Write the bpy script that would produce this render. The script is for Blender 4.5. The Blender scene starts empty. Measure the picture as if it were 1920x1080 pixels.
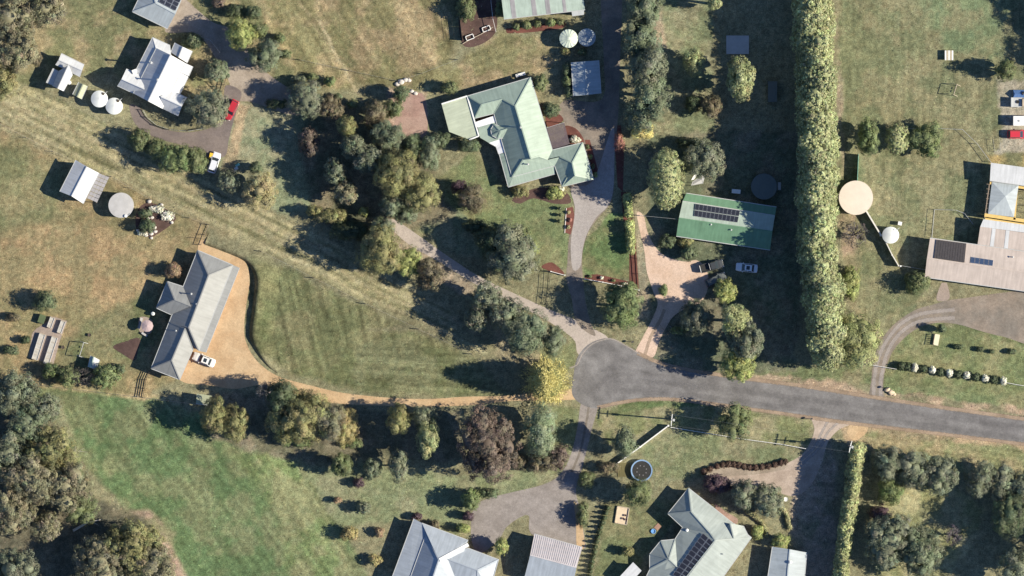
import bpy, bmesh, math, random
import numpy as np
from mathutils import Vector
from mathutils.geometry import tessellate_polygon

# ------------------------------------------------------------------ camera, sky, sun, exposure
scene = bpy.context.scene
S = 0.11                 # metres per photograph pixel on the ground
HCAM = 1500.0            # survey aircraft height
SUN_EL = 33.0            # degrees
SHADOW = (-1.0, 0.085)   # ground direction in which shadows fall
cam_d = bpy.data.cameras.new('camera'); cam = bpy.data.objects.new('camera', cam_d)
scene.collection.objects.link(cam); scene.camera = cam
cam.location = (0, 0, HCAM); cam.rotation_euler = (0, 0, 0)
cam_d.sensor_fit = 'HORIZONTAL'; cam_d.angle = 2 * math.atan(960 * S / HCAM)
cam_d.clip_start = 10; cam_d.clip_end = 9000
world = bpy.data.worlds.new('World'); scene.world = world; world.use_nodes = True
wn = world.node_tree.nodes; wl = world.node_tree.links
sky = wn.new('ShaderNodeTexSky'); sky.sky_type = 'NISHITA'; sky.sun_disc = False
_sx, _sy = -SHADOW[0], -SHADOW[1]
sky.sun_elevation = math.radians(SUN_EL); sky.sun_rotation = math.atan2(_sx, _sy)
sky.altitude = 300; sky.air_density = 1.0; sky.dust_density = 0.2; sky.ozone_density = 6.0
wn['Background'].inputs['Strength'].default_value = 0.068
wl.new(sky.outputs[0], wn['Background'].inputs[0])
sun_d = bpy.data.lights.new('sun', 'SUN'); sun = bpy.data.objects.new('sun', sun_d)
scene.collection.objects.link(sun)
sun_d.energy = 4.8; sun_d.angle = math.radians(0.53); sun_d.color = (1.0, 0.90, 0.68)
_d = Vector((SHADOW[0], SHADOW[1], 0)).normalized() * math.cos(math.radians(SUN_EL)) + Vector((0, 0, -math.sin(math.radians(SUN_EL))))
sun.rotation_euler = _d.to_track_quat('-Z', 'Y').to_euler()
scene.view_settings.view_transform = 'Standard'; scene.view_settings.look = 'None'
scene.view_settings.gamma = 1.0; scene.view_settings.use_curve_mapping = False
scene.view_settings.exposure = 0.88

# ------------------------------------------------------------------ helpers
C = scene.collection
RNG = np.random.default_rng(7); random.seed(7)
KEXP = 1.66   # sunlit flat ground: picture value = albedo * KEXP
def lin(c): return np.where(np.asarray(c) / 255 <= 0.04045, np.asarray(c) / 255 / 12.92, ((np.asarray(c) / 255 + 0.055) / 1.055) ** 2.4)
WB = np.array([1.0, 1.025, 1.14])
def A(r, g, b):                       # colour as it looks in full sun -> surface colour
    return tuple(np.clip(lin((r, g, b)) / KEXP * WB * np.array([1, 1.0, .97]), 0.004, 0.86).tolist())
def P(x, y, z=0.0):                   # photograph pixel + height -> metres
    k = 1 - z / HCAM
    return Vector(((x - 960) * S * k, (540 - y) * S * k, z))
def PX(pts, z=0.0): return [P(a, b, z) for a, b in pts]

def tag(o, label=None, cat=None, group=None, kind=None):
    if label: o['label'] = label
    if cat: o['category'] = cat
    if group: o['group'] = group
    if kind: o['kind'] = kind
    return o
def thing(name, loc, label, cat, group=None, rz=0.0):
    o = bpy.data.objects.new(name, None); C.objects.link(o); o.empty_display_size = 0.3
    o.location = loc; o.rotation_euler = (0, 0, rz)
    return tag(o, label, cat, group)
def link(name, me, parent=None, kind=None):
    o = bpy.data.objects.new(name, me); C.objects.link(o)
    if parent: o.parent = parent
    if kind: o['kind'] = kind
    return o
def root_of(o):
    while o.parent: o = o.parent
    return o
def np_mesh(name, V, F, mat, col=None, smooth=False):
    """V (n,3), F (m,k) constant-k faces."""
    me = bpy.data.meshes.new(name); V = np.asarray(V, np.float32); F = np.asarray(F, np.int32)
    m, k = F.shape
    me.vertices.add(len(V)); me.vertices.foreach_set('co', V.ravel())
    me.loops.add(m * k); me.loops.foreach_set('vertex_index', F.ravel())
    me.polygons.add(m); me.polygons.foreach_set('loop_start', np.arange(0, m * k, k, dtype=np.int32))
    me.polygons.foreach_set('loop_total', np.full(m, k, np.int32))
    if smooth: me.polygons.foreach_set('use_smooth', np.ones(m, bool))
    if col is not None:
        a = me.color_attributes.new('Col', 'FLOAT_COLOR', 'POINT')
        a.data.foreach_set('color', np.concatenate([col, np.ones((len(V), 1))], 1).astype(np.float32).ravel())
    me.update(calc_edges=True)
    me.materials.append(mat)
    return me

class MB:
    """collects simple solids (world metres) into one mesh"""
    def __init__(s): s.v = []; s.f = []
    def add(s, vs, fs):
        b = len(s.v); s.v += [tuple(p) for p in vs]; s.f += [tuple(i + b for i in f) for f in fs]; return s
    def box(s, c, size, rz=0.0):
        cx, cy, cz = c; hx, hy, hz = size[0] / 2, size[1] / 2, size[2] / 2
        ca, sa = math.cos(rz), math.sin(rz); vs = []
        for dz in (-hz, hz):
            for dx, dy in ((-hx, -hy), (hx, -hy), (hx, hy), (-hx, hy)):
                vs.append((cx + dx * ca - dy * sa, cy + dx * sa + dy * ca, cz + dz))
        return s.add(vs, [(3, 2, 1, 0), (4, 5, 6, 7), (0, 1, 5, 4), (1, 2, 6, 5), (2, 3, 7, 6), (3, 0, 4, 7)])
    def beam(s, p, q, w, h):          # square bar from p to q, h along z
        p = Vector(p); q = Vector(q); d = (q - p); 
        if d.length < 1e-6: return s
        d.normalize(); up = Vector((0, 0, 1)) if abs(d.z) < 0.95 else Vector((1, 0, 0))
        sd = d.cross(up).normalized(); u = sd.cross(d).normalized(); vs = []
        for e in (p, q):
            for a, b in ((-1, -1), (1, -1), (1, 1), (-1, 1)): vs.append(e + sd * a * w / 2 + u * b * h / 2)
        return s.add(vs, [(0, 1, 2, 3), (7, 6, 5, 4), (0, 4, 5, 1), (1, 5, 6, 2), (2, 6, 7, 3), (3, 7, 4, 0)])
    def tube(s, p, q, r0, r1, n=7, caps=True):
        p = Vector(p); q = Vector(q); d = (q - p)
        if d.length < 1e-6: return s
        d.normalize(); up = Vector((0, 0, 1)) if abs(d.z) < 0.95 else Vector((1, 0, 0))
        sd = d.cross(up).normalized(); u = sd.cross(d).normalized(); vs = []
        for e, r in ((p, r0), (q, r1)):
            for i in range(n):
                a = 2 * math.pi * i / n; vs.append(e + (sd * math.cos(a) + u * math.sin(a)) * r)
        fs = [(i, (i + 1) % n, n + (i + 1) % n, n + i) for i in range(n)]
        if caps: fs += [tuple(range(n - 1, -1, -1)), tuple(range(n, 2 * n))]
        return s.add(vs, fs)
    def lathe(s, c, prof, n=32):      # prof list of (r,z); closed by centre fans if r==0
        vs = []; fs = []
        for r, z in prof:
            for i in range(n):
                a = 2 * math.pi * i / n; vs.append((c[0] + r * math.cos(a), c[1] + r * math.sin(a), c[2] + z))
        for k in range(len(prof) - 1):
            for i in range(n):
                j = (i + 1) % n; fs.append((k * n + i, k * n + j, (k + 1) * n + j, (k + 1) * n + i))
        return s.add(vs, fs)
    def prism(s, pts, z0, z1):
        n = len(pts)
        area = sum(pts[i][0] * pts[(i + 1) % n][1] - pts[(i + 1) % n][0] * pts[i][1] for i in range(n))
        if area < 0: pts = list(pts)[::-1]
        vs = [(p[0], p[1], z0) for p in pts] + [(p[0], p[1], z1) for p in pts]
        fs = [tuple(range(n - 1, -1, -1)), tuple(range(n, 2 * n))] + [(i, (i + 1) % n, n + (i + 1) % n, n + i) for i in range(n)]
        return s.add(vs, fs)
    def slab(s, pts, t):              # 3-D planar polygon given a thickness downwards
        n = len(pts); pts = [Vector(p) for p in pts]
        a = sum(pts[i].x * pts[(i + 1) % n].y - pts[(i + 1) % n].x * pts[i].y for i in range(n))
        if a < 0: pts = pts[::-1]
        vs = [(p.x, p.y, p.z - t) for p in pts] + [tuple(p) for p in pts]
        fs = [tuple(range(n - 1, -1, -1)), tuple(range(n, 2 * n))] + [(i, (i + 1) % n, n + (i + 1) % n, n + i) for i in range(n)]
        return s.add(vs, fs)
    def build(s, name, mat, parent=None, local=False, smooth=False, kind=None):
        o3 = Vector((0, 0, 0))
        if parent is not None and not local:
            o3 = Vector(root_of(parent).location)
        me = bpy.data.meshes.new(name)
        me.from_pydata([(p[0] - o3.x, p[1] - o3.y, p[2] - o3.z) for p in s.v], [], s.f)
        if smooth: me.polygons.foreach_set('use_smooth', [True] * len(me.polygons))
        me.update(); me.materials.append(mat)
        return link(name, me, parent, kind)

# ------------------------------------------------------------------ materials
MATS = {}
def nodes(name):
    m = bpy.data.materials.new(name); m.use_nodes = True
    nt = m.node_tree; b = nt.nodes['Principled BSDF']; return m, nt, b
def N(nt, t, **kw):
    n = nt.nodes.new(t)
    for k, v in kw.items(): setattr(n, k, v)
    return n
def pos_noise(nt, scale, detail=4, rough=0.6, src=None):
    g = N(nt, 'ShaderNodeNewGeometry'); t = N(nt, 'ShaderNodeTexNoise')
    t.inputs['Scale'].default_value = scale; t.inputs['Detail'].default_value = detail; t.inputs['Roughness'].default_value = rough
    nt.links.new(src or g.outputs['Position'], t.inputs['Vector']); return t
def scaled(nt, color_out, fac_out, lo, hi):     # colour * map(fac)
    mr = N(nt, 'ShaderNodeMapRange'); mr.inputs['From Min'].default_value = 0.25; mr.inputs['From Max'].default_value = 0.75
    mr.inputs['To Min'].default_value = lo; mr.inputs['To Max'].default_value = hi
    nt.links.new(fac_out, mr.inputs['Value'])
    vm = N(nt, 'ShaderNodeVectorMath', operation='SCALE')
    nt.links.new(color_out, vm.inputs[0]); nt.links.new(mr.outputs[0], vm.inputs['Scale']); return vm.outputs[0]
def rgb(nt, c):
    c = tuple(min(.86, v * w) for v, w in zip(c, (1, 1.015, 1.09)))
    r = N(nt, 'ShaderNodeRGB'); r.outputs[0].default_value = (*c, 1); return r.outputs[0]
def mat(name, c, rough=0.7, var=0.15, scale=1.5, bump=0.0, bscale=6, metal=0.0, spec=0.3, fine=0.08):
    if name in MATS: return MATS[name]
    m, nt, b = nodes(name)
    col = scaled(nt, rgb(nt, c), pos_noise(nt, scale).outputs['Fac'], 1 - var, 1 + var)
    col = scaled(nt, col, pos_noise(nt, 9, 2).outputs['Fac'], 1 - fine, 1 + fine)
    nt.links.new(col, b.inputs['Base Color']); b.inputs['Roughness'].default_value = rough
    b.inputs['Metallic'].default_value = metal; b.inputs['Specular IOR Level'].default_value = spec
    if bump:
        bp = N(nt, 'ShaderNodeBump'); bp.inputs['Strength'].default_value = 0.10
        nt.links.new(pos_noise(nt, bscale, 5).outputs['Fac'], bp.inputs['Height']); nt.links.new(bp.outputs[0], b.inputs['Normal'])
    MATS[name] = m; return m
def roof_mat(name, c, var=0.10, rough=0.5, ribs=0.06, streak=0.15):
    var = var * 1.8
    """sheet metal: ribs run down the slope (UV.x in metres across the sheets)"""
    if name in MATS: return MATS[name]
    m, nt, b = nodes(name)
    uv = N(nt, 'ShaderNodeUVMap'); uv.uv_map = 'UVMap'
    col = scaled(nt, rgb(nt, c), pos_noise(nt, 0.5, 5).outputs['Fac'], 1 - var, 1 + var)
    mp = N(nt, 'ShaderNodeMapping'); mp.inputs['Scale'].default_value = (1.3, 0.12, 1)
    nt.links.new(uv.outputs[0], mp.inputs[0])
    col = scaled(nt, col, pos_noise(nt, 1.6, 3, src=mp.outputs[0]).outputs['Fac'], 1 - streak, 1 + streak)
    col = scaled(nt, col, pos_noise(nt, 7, 3).outputs['Fac'], 0.94, 1.06)
    nt.links.new(col, b.inputs['Base Color']); b.inputs['Roughness'].default_value = rough; b.inputs['Specular IOR Level'].default_value = 0.35
    w = N(nt, 'ShaderNodeTexWave', wave_type='BANDS', bands_direction='X'); w.inputs['Scale'].default_value = 0.42; w.inputs['Distortion'].default_value = 0.0
    nt.links.new(uv.outputs[0], w.inputs['Vector'])
    bp = N(nt, 'ShaderNodeBump'); bp.inputs['Strength'].default_value = 0.10
    nt.links.new(w.outputs['Fac'], bp.inputs['Height']); nt.links.new(bp.outputs[0], b.inputs['Normal'])
    MATS[name] = m; return m
def attr_mat(name, rough=0.75, translucent=0.0, f1=(1.2, 0.12), f2=(6, 0.12), bump=0.0, bscale=4.0, spec=0.2):
    m, nt, b = nodes(name)
    at = N(nt, 'ShaderNodeVertexColor'); at.layer_name = 'Col'
    col = scaled(nt, at.outputs[0], pos_noise(nt, f1[0], 5).outputs['Fac'], 1 - f1[1], 1 + f1[1])
    col = scaled(nt, col, pos_noise(nt, f2[0], 3).outputs['Fac'], 1 - f2[1], 1 + f2[1])
    nt.links.new(col, b.inputs['Base Color']); b.inputs['Roughness'].default_value = rough; b.inputs['Specular IOR Level'].default_value = spec
    if bump:
        bp = N(nt, 'ShaderNodeBump'); bp.inputs['Strength'].default_value = 0.10
        nt.links.new(pos_noise(nt, bscale, 6, 0.7).outputs['Fac'], bp.inputs['Height']); nt.links.new(bp.outputs[0], b.inputs['Normal'])
    if translucent:
        tr = N(nt, 'ShaderNodeBsdfTranslucent'); mx = N(nt, 'ShaderNodeMixShader'); mx.inputs[0].default_value = translucent
        nt.links.new(col, tr.inputs['Color']); nt.links.new(b.outputs[0], mx.inputs[1]); nt.links.new(tr.outputs[0], mx.inputs[2])
        nt.links.new(mx.outputs[0], nt.nodes['Material Output'].inputs['Surface'])
    return m
def sheet_mat(name, c, c2=None, var=0.16, alpha=1.0, rough=0.9, bump=0.5, lo=0.38, hi=0.62, nsc=1.6):
    """ground sheets: ragged, thinning edges where gravel gives way to grass"""
    if name in MATS: return MATS[name]
    m, nt, b = nodes(name)
    if c2 is not None:
        mx = N(nt, 'ShaderNodeMix', data_type='RGBA'); nt.links.new(rgb(nt, c), mx.inputs[6]); nt.links.new(rgb(nt, c2), mx.inputs[7])
        mr = N(nt, 'ShaderNodeMapRange'); mr.inputs['From Min'].default_value = 0.4; mr.inputs['From Max'].default_value = 0.62
        nt.links.new(pos_noise(nt, 0.22, 5).outputs['Fac'], mr.inputs['Value']); nt.links.new(mr.outputs[0], mx.inputs[0]); base = mx.outputs[2]
    else: base = rgb(nt, c)
    col = scaled(nt, base, pos_noise(nt, 0.45, 6, .65).outputs['Fac'], 1 - 1.5 * var, 1 + 1.5 * var)
    col = scaled(nt, col, pos_noise(nt, 2.2, 4, .65).outputs['Fac'], 0.84, 1.16)
    col = scaled(nt, col, pos_noise(nt, 6, 3).outputs['Fac'], 0.78, 1.22)
    nt.links.new(col, b.inputs['Base Color']); b.inputs['Roughness'].default_value = rough; b.inputs['Specular IOR Level'].default_value = 0.15
    bp = N(nt, 'ShaderNodeBump'); bp.inputs['Strength'].default_value = 0.10
    nt.links.new(pos_noise(nt, 7, 5).outputs['Fac'], bp.inputs['Height']); nt.links.new(bp.outputs[0], b.inputs['Normal'])
    at = N(nt, 'ShaderNodeAttribute'); at.attribute_name = 'edge'
    ad = N(nt, 'ShaderNodeMath', operation='ADD'); mu = N(nt, 'ShaderNodeMath', operation='MULTIPLY_ADD')
    mu.inputs[1].default_value = 1.3; mu.inputs[2].default_value = -0.65
    nt.links.new(pos_noise(nt, nsc, 5, 0.65).outputs['Fac'], mu.inputs[0]); nt.links.new(at.outputs['Fac'], ad.inputs[0]); nt.links.new(mu.outputs[0], ad.inputs[1])
    mr = N(nt, 'ShaderNodeMapRange'); mr.inputs['From Min'].default_value = lo; mr.inputs['From Max'].default_value = hi; mr.inputs['To Max'].default_value = alpha
    nt.links.new(ad.outputs[0], mr.inputs['Value']); nt.links.new(mr.outputs[0], b.inputs['Alpha'])
    MATS[name] = m; return m

def smooth_loop(pts, step=0.5, closed=True):
    """Catmull-Rom through px points -> evenly spaced metre points"""
    P2 = [np.array(((x - 960) * S, (540 - y) * S)) for x, y in pts]; n = len(P2); out = []
    rng = range(n) if closed else range(n - 1)
    for i in rng:
        if closed: p0, p1, p2, p3 = P2[i - 1], P2[i], P2[(i + 1) % n], P2[(i + 2) % n]
        else: p0, p1, p2, p3 = P2[max(i - 1, 0)], P2[i], P2[i + 1], P2[min(i + 2, n - 1)]
        k = max(1, int(np.linalg.norm(p2 - p1) / step))
        for t in np.arange(k) / k:
            out.append(0.5 * ((2 * p1) + (-p0 + p2) * t + (2 * p0 - 5 * p1 + 4 * p2 - p3) * t * t + (-p0 + 3 * p1 - 3 * p2 + p3) * t ** 3))
    if not closed: out.append(P2[-1])
    return np.array(out)
def sheet(name, pts, z, m, label=None, cat=None, inset=1.0, kind='structure', smooth=True, parent=None):
    L = smooth_loop(pts) if smooth else np.array([((x - 960) * S, (540 - y) * S) for x, y in pts])
    x, y = L[:, 0], L[:, 1]
    if np.sum(x * np.roll(y, -1) - np.roll(x, -1) * y) < 0: L = L[::-1]
    t = np.roll(L, -2, 0) - np.roll(L, 2, 0); t /= np.maximum(np.linalg.norm(t, axis=1, keepdims=True), 1e-6)
    nrm = np.stack([-t[:, 1], t[:, 0]], 1)
    n = len(L); seg = np.linalg.norm(np.roll(L, -1, 0) - L, axis=1); arc = np.r_[0, np.cumsum(seg)[:-1]]; tot = seg.sum()
    ad = np.abs(arc[:, None] - arc[None, :]); ad = np.minimum(ad, tot - ad)      # inset never more than a third of the local width
    dd = np.linalg.norm(L[:, None] - L[None], axis=2); dd = np.where(ad < 2.2 * dd, 1e9, dd); wid = dd.min(1)
    ins = np.minimum(inset, .3 * wid)
    for _ in range(3): ins = np.minimum(ins, (np.roll(ins, 1) + ins + np.roll(ins, -1)) / 3)
    I = L + nrm * ins[:, None]
    V = np.concatenate([np.c_[L, np.full(n, z)], np.c_[I, np.full(n, z)]])
    F = [(i, (i + 1) % n, n + (i + 1) % n, n + i) for i in range(n)]
    tri = tessellate_polygon([[Vector((a, b, 0)) for a, b in I]])
    F += [(n + a, n + b, n + c) for a, b, c in tri]
    me = bpy.data.meshes.new(name); me.from_pydata(V.tolist(), [], F)
    at = me.attributes.new('edge', 'FLOAT', 'POINT'); at.data.foreach_set('value', np.r_[np.zeros(n), np.ones(n)].astype(np.float32))
    bm = bmesh.new(); bm.from_mesh(me); bmesh.ops.recalc_face_normals(bm, faces=bm.faces)
    for f in bm.faces:
        if f.normal.z < 0: f.normal_flip()
    bm.to_mesh(me); bm.free()
    me.materials.append(m); o = link(name, me, parent); 
    tag(o, label, cat, None, kind); return o
def ribbon(name, pts, width, z, m, label=None, cat=None, kind='structure', parent=None):
    L = smooth_loop(pts, 0.6, closed=False); t = np.gradient(L, axis=0); t /= np.maximum(np.linalg.norm(t, axis=1, keepdims=True), 1e-6)
    nr = np.stack([-t[:, 1], t[:, 0]], 1); n = len(L); w = width / 2
    cols = [L - nr * w, L - nr * w * 0.35, L + nr * w * 0.35, L + nr * w]
    V = np.concatenate([np.c_[c, np.full(n, z)] for c in cols]); F = []
    for k in range(3): F += [(k * n + i + 1, k * n + i, (k + 1) * n + i, (k + 1) * n + i + 1) for i in range(n - 1)]
    me = bpy.data.meshes.new(name); me.from_pydata(V.tolist(), [], [f[::-1] for f in F])
    at = me.attributes.new('edge', 'FLOAT', 'POINT'); at.data.foreach_set('value', np.r_[np.zeros(n), np.ones(2 * n), np.zeros(n)].astype(np.float32))
    me.materials.append(m); o = link(name, me, parent); tag(o, label, cat, None, kind); return o
# ------------------------------------------------------------------ ground: one sheet to the horizon, soil and grass colours per vertex
def vnoise(x, y, seed):
    xi = np.floor(x).astype(np.int64); yi = np.floor(y).astype(np.int64); fx = x - xi; fy = y - yi
    fx = fx * fx * (3 - 2 * fx); fy = fy * fy * (3 - 2 * fy)
    def h(a, b):
        n = (a * 374761393 + b * 668265263 + seed * 974634777) & 0xFFFFFFFF
        n = ((n ^ (n >> 13)) * 1274126177) & 0xFFFFFFFF
        return ((n ^ (n >> 16)) & 0xFFFF) / 65535.0
    a = h(xi, yi); b = h(xi + 1, yi); c = h(xi, yi + 1); d = h(xi + 1, yi + 1)
    return (a * (1 - fx) + b * fx) * (1 - fy) + (c * (1 - fx) + d * fx) * fy
def fbm(x, y, seed, octv=4, gain=0.55):
    s = np.zeros_like(x); a = 1.0; tot = 0.0
    for o in range(octv): s += a * vnoise(x, y, seed + o * 17); tot += a; x = x * 2.03 + 5.1; y = y * 2.03 + 9.7; a *= gain
    return s / tot
def poly_sd(X, Y, pts):
    """signed distance in px, positive inside"""
    d2 = np.full(X.shape, 1e12); ins = np.zeros(X.shape, bool); n = len(pts)
    for i in range(n):
        x0, y0 = pts[i]; x1, y1 = pts[(i + 1) % n]; ex, ey = x1 - x0, y1 - y0
        t = np.clip(((X - x0) * ex + (Y - y0) * ey) / (ex * ex + ey * ey + 1e-9), 0, 1)
        d2 = np.minimum(d2, (X - x0 - t * ex) ** 2 + (Y - y0 - t * ey) ** 2)
        c = ((y0 > Y) != (y1 > Y)) & (X < (x1 - x0) * (Y - y0) / (y1 - y0 + 1e-12) + x0); ins ^= c
    return np.where(ins, 1, -1) * np.sqrt(d2)
def line_d(X, Y, pts):
    d2 = np.full(X.shape, 1e12)
    for (x0, y0), (x1, y1) in zip(pts[:-1], pts[1:]):
        ex, ey = x1 - x0, y1 - y0; t = np.clip(((X - x0) * ex + (Y - y0) * ey) / (ex * ex + ey * ey + 1e-9), 0, 1)
        d2 = np.minimum(d2, (X - x0 - t * ex) ** 2 + (Y - y0 - t * ey) ** 2)
    return np.sqrt(d2)
ZONES = [  # outline px, sunlit look, softness px, second look for patches, stripe (angle deg, period px, strength)
 ([(-80,-60),(560,-60),(590,200),(420,200),(200,140),(0,170),(-80,150)], (126,117,84), 20, (158,136,104), None),
 ([(478,-60),(870,-60),(850,120),(800,170),(740,160),(640,172),(560,140),(500,60)], (131,116,82), 18, (160,134,102), (58, 30, .5)),
 ([(-80,110),(60,165),(250,262),(380,335),(500,392),(620,445),(700,505),(850,575),(980,660),(900,665),(700,572),(500,474),(380,418),(250,352),(100,287),(-80,215)], (150,134,100), 10, (164,146,112), (27, 13, .8)),
 ([(-80,215),(100,288),(250,358),(390,428),(376,470),(350,700),(272,745),(-80,725)], (140,122,88), 14, (160,132,98), None),
 ([(-20,440),(120,405),(260,450),(330,500),(290,545),(200,600),(90,540),(-20,560)], (170,137,102), 40, (150,128,94), None),
 ([(165,600),(290,545),(300,640),(230,700),(120,720),(100,680)], (112,107,74), 26, (135,120,88), None),
 ([(-60,255),(120,300),(100,420),(-60,430)], (122,113,80), 30, (146,128,94), None),
 ([(468,478),(560,512),(700,582),(885,667),(965,745),(700,737),(560,707),(482,655),(462,600)], (110,104,72), 18, (128,116,84), (76, 14, .6)),
 ([(640,650),(760,640),(890,672),(950,742),(700,737),(600,715)], (128,120,88), 24, (112,108,74), (4, 9, .5)),
 ([(475,500),(520,520),(505,600),(495,670),(470,640)], (118,108,76), 14, (95,92,60), (85, 9, .6)),
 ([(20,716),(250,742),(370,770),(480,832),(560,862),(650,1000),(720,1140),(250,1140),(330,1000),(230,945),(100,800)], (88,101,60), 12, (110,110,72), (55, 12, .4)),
 ([(430,845),(560,850),(610,950),(690,1100),(540,1100),(520,960)], (124,120,80), 26, (104,112,66), (57, 14, .5)),
 ([(238,952),(280,955),(322,1000),(345,1065),(380,1120),(300,1120),(300,1010)], (168,138,114), 12, (130,120,84), None),
 ([(100,735),(125,790),(150,850),(165,930),(140,935),(110,850)], (140,132,96), 16, (100,108,66), None),
 ([(560,868),(700,870),(880,895),(1010,880),(1080,860),(1030,915),(890,945),(860,1000),(760,970),(640,990)], (116,117,80), 16, (130,124,90), None),
 ([(780,420),(810,330),(880,288),(940,345),(1068,362),(1068,505),(960,525),(880,475)], (104,108,68), 10, (120,114,76), None),
 ([(775,400),(850,388),(905,425),(900,490),(840,470)], (112,116,84), 10, (126,122,92), None),
 ([(1098,455),(1150,395),(1172,400),(1192,528),(1095,520)], (93,104,60), 6, (112,106,68), None),
 ([(430,195),(560,200),(620,260),(580,400),(520,395),(410,330)], (120,121,88), 14, (138,130,98), None),
 ([(448,200),(472,200),(452,262),(436,330),(415,325),(432,262)], (168,142,108), 10, (150,130,98), None),
 ([(770,170),(860,115),(945,60),(1035,70),(1040,130),(990,142),(830,172)], (120,110,72), 14, (146,124,90), (-22, 13, .3)),
 ([(1235,-30),(1335,-30),(1340,280),(1170,262),(1240,100)], (126,117,86), 8, (112,112,78), (15, 10, .4)),
 ([(1228,-20),(1246,-20),(1250,100),(1232,95)], (172,146,116), 8, (150,130,104), None),
 ([(1562,-60),(2000,-60),(2000,120),(1880,245),(1895,300),(1850,450),(1742,522),(1705,600),(1650,645),(1600,560),(1572,400)], (109,106,72), 8, (126,116,82), (90, 11, .25)),
 ([(1700,-40),(1880,-40),(1880,130),(1780,120)], (106,112,76), 40, (122,114,80), None),
 ([(1560,0),(1574,0),(1585,200),(1580,330),(1570,200)], (150,130,104), 10, (130,118,86), None),
 ([(1570,400),(1600,400),(1610,470),(1600,560),(1655,630),(1645,650),(1590,570)], (160,132,106), 12, (130,116,84), None),
 ([(1640,640),(1720,600),(1800,610),(2000,640),(2000,790),(1640,745)], (104,106,66), 10, (124,116,78), None),
 ([(1660,720),(1800,735),(2000,760),(2000,790),(1655,745)], (106,110,70), 8, (126,118,80), (7, 9, .3)),
 ([(1400,690),(1640,690),(1640,722),(1400,702)], (106,108,70), 8, (130,118,84), (3, 9, .4)),
 ([(1395,700),(1560,716),(1640,738),(1640,747),(1395,716)], (158,132,106), 7, (120,108,80), None),
 ([(1655,735),(1700,740),(1800,752),(2000,780),(2000,792),(1655,752)], (164,136,108), 7, (120,110,80), None),
 ([(1590,797),(2000,842),(2000,905),(1610,848)], (120,116,76), 8, (146,128,92), (7, 8, .4)),
 ([(1575,800),(1620,792),(2000,834),(2000,850),(1620,812),(1590,835)], (168,140,106), 8, (140,122,90), None),
 ([(1150,865),(1255,800),(1515,845),(1470,875),(1320,885),(1200,935)], (128,119,86), 10, (110,110,74), None),
 ([(1115,775),(1240,755),(1525,785),(1512,838),(1255,797),(1135,835)], (136,124,90), 8, (112,110,70), (5, 8, .3)),
 ([(1160,757),(1250,748),(1330,756),(1330,764),(1240,760),(1160,776)], (88,98,56), 6, (104,104,66), None),
 ([(1640,898),(1790,905),(1850,960),(1830,1010),(1740,1110),(1640,1110)], (154,143,104), 14, (128,122,80), None),
 ([(1130,940),(1275,935),(1250,1000),(1190,1080),(1110,1100)], (118,110,74), 10, (104,104,66), None),
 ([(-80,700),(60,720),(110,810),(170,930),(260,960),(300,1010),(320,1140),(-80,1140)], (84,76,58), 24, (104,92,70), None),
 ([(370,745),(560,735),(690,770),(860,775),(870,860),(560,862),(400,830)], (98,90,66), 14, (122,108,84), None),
 ([(1870,150),(2000,150),(2000,305),(1862,300),(1882,240)], (160,146,124), 10, (140,128,104), None),
 ([(1855,285),(2000,290),(2000,318),(1858,312)], (158,134,86), 8, (110,104,70), None),
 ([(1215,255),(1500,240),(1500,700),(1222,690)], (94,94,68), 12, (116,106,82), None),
 ([(1500,850),(1565,830),(1572,960),(1560,1120),(1500,1120),(1485,960)], (150,130,108), 16, (120,110,84), None),
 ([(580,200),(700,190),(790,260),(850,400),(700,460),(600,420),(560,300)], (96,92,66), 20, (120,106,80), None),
 ([(735,165),(800,170),(800,250),(760,255),(725,235)], (172,142,120), 8, (150,126,104), None),
 ([(690,620),(1000,560),(1060,640),(1000,700),(880,640)], (116,106,76), 14, (140,124,94), None),
 ([(1005,655),(1075,640),(1080,680),(1040,720)], (112,110,72), 10, (130,120,84), None),
 ([(1010,765),(1085,765),(1085,860),(1040,900),(1000,860)], (118,116,78), 10, (104,104,66), None),
 ([(1190,385),(1206,400),(1216,520),(1222,600),(1200,600),(1194,520)], (128,118,92), 8, (150,132,106), None),
 ([(700,430),(735,420),(830,490),(900,540),(880,560),(780,500)], (150,130,106), 10, (120,110,80), None),
]
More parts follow.
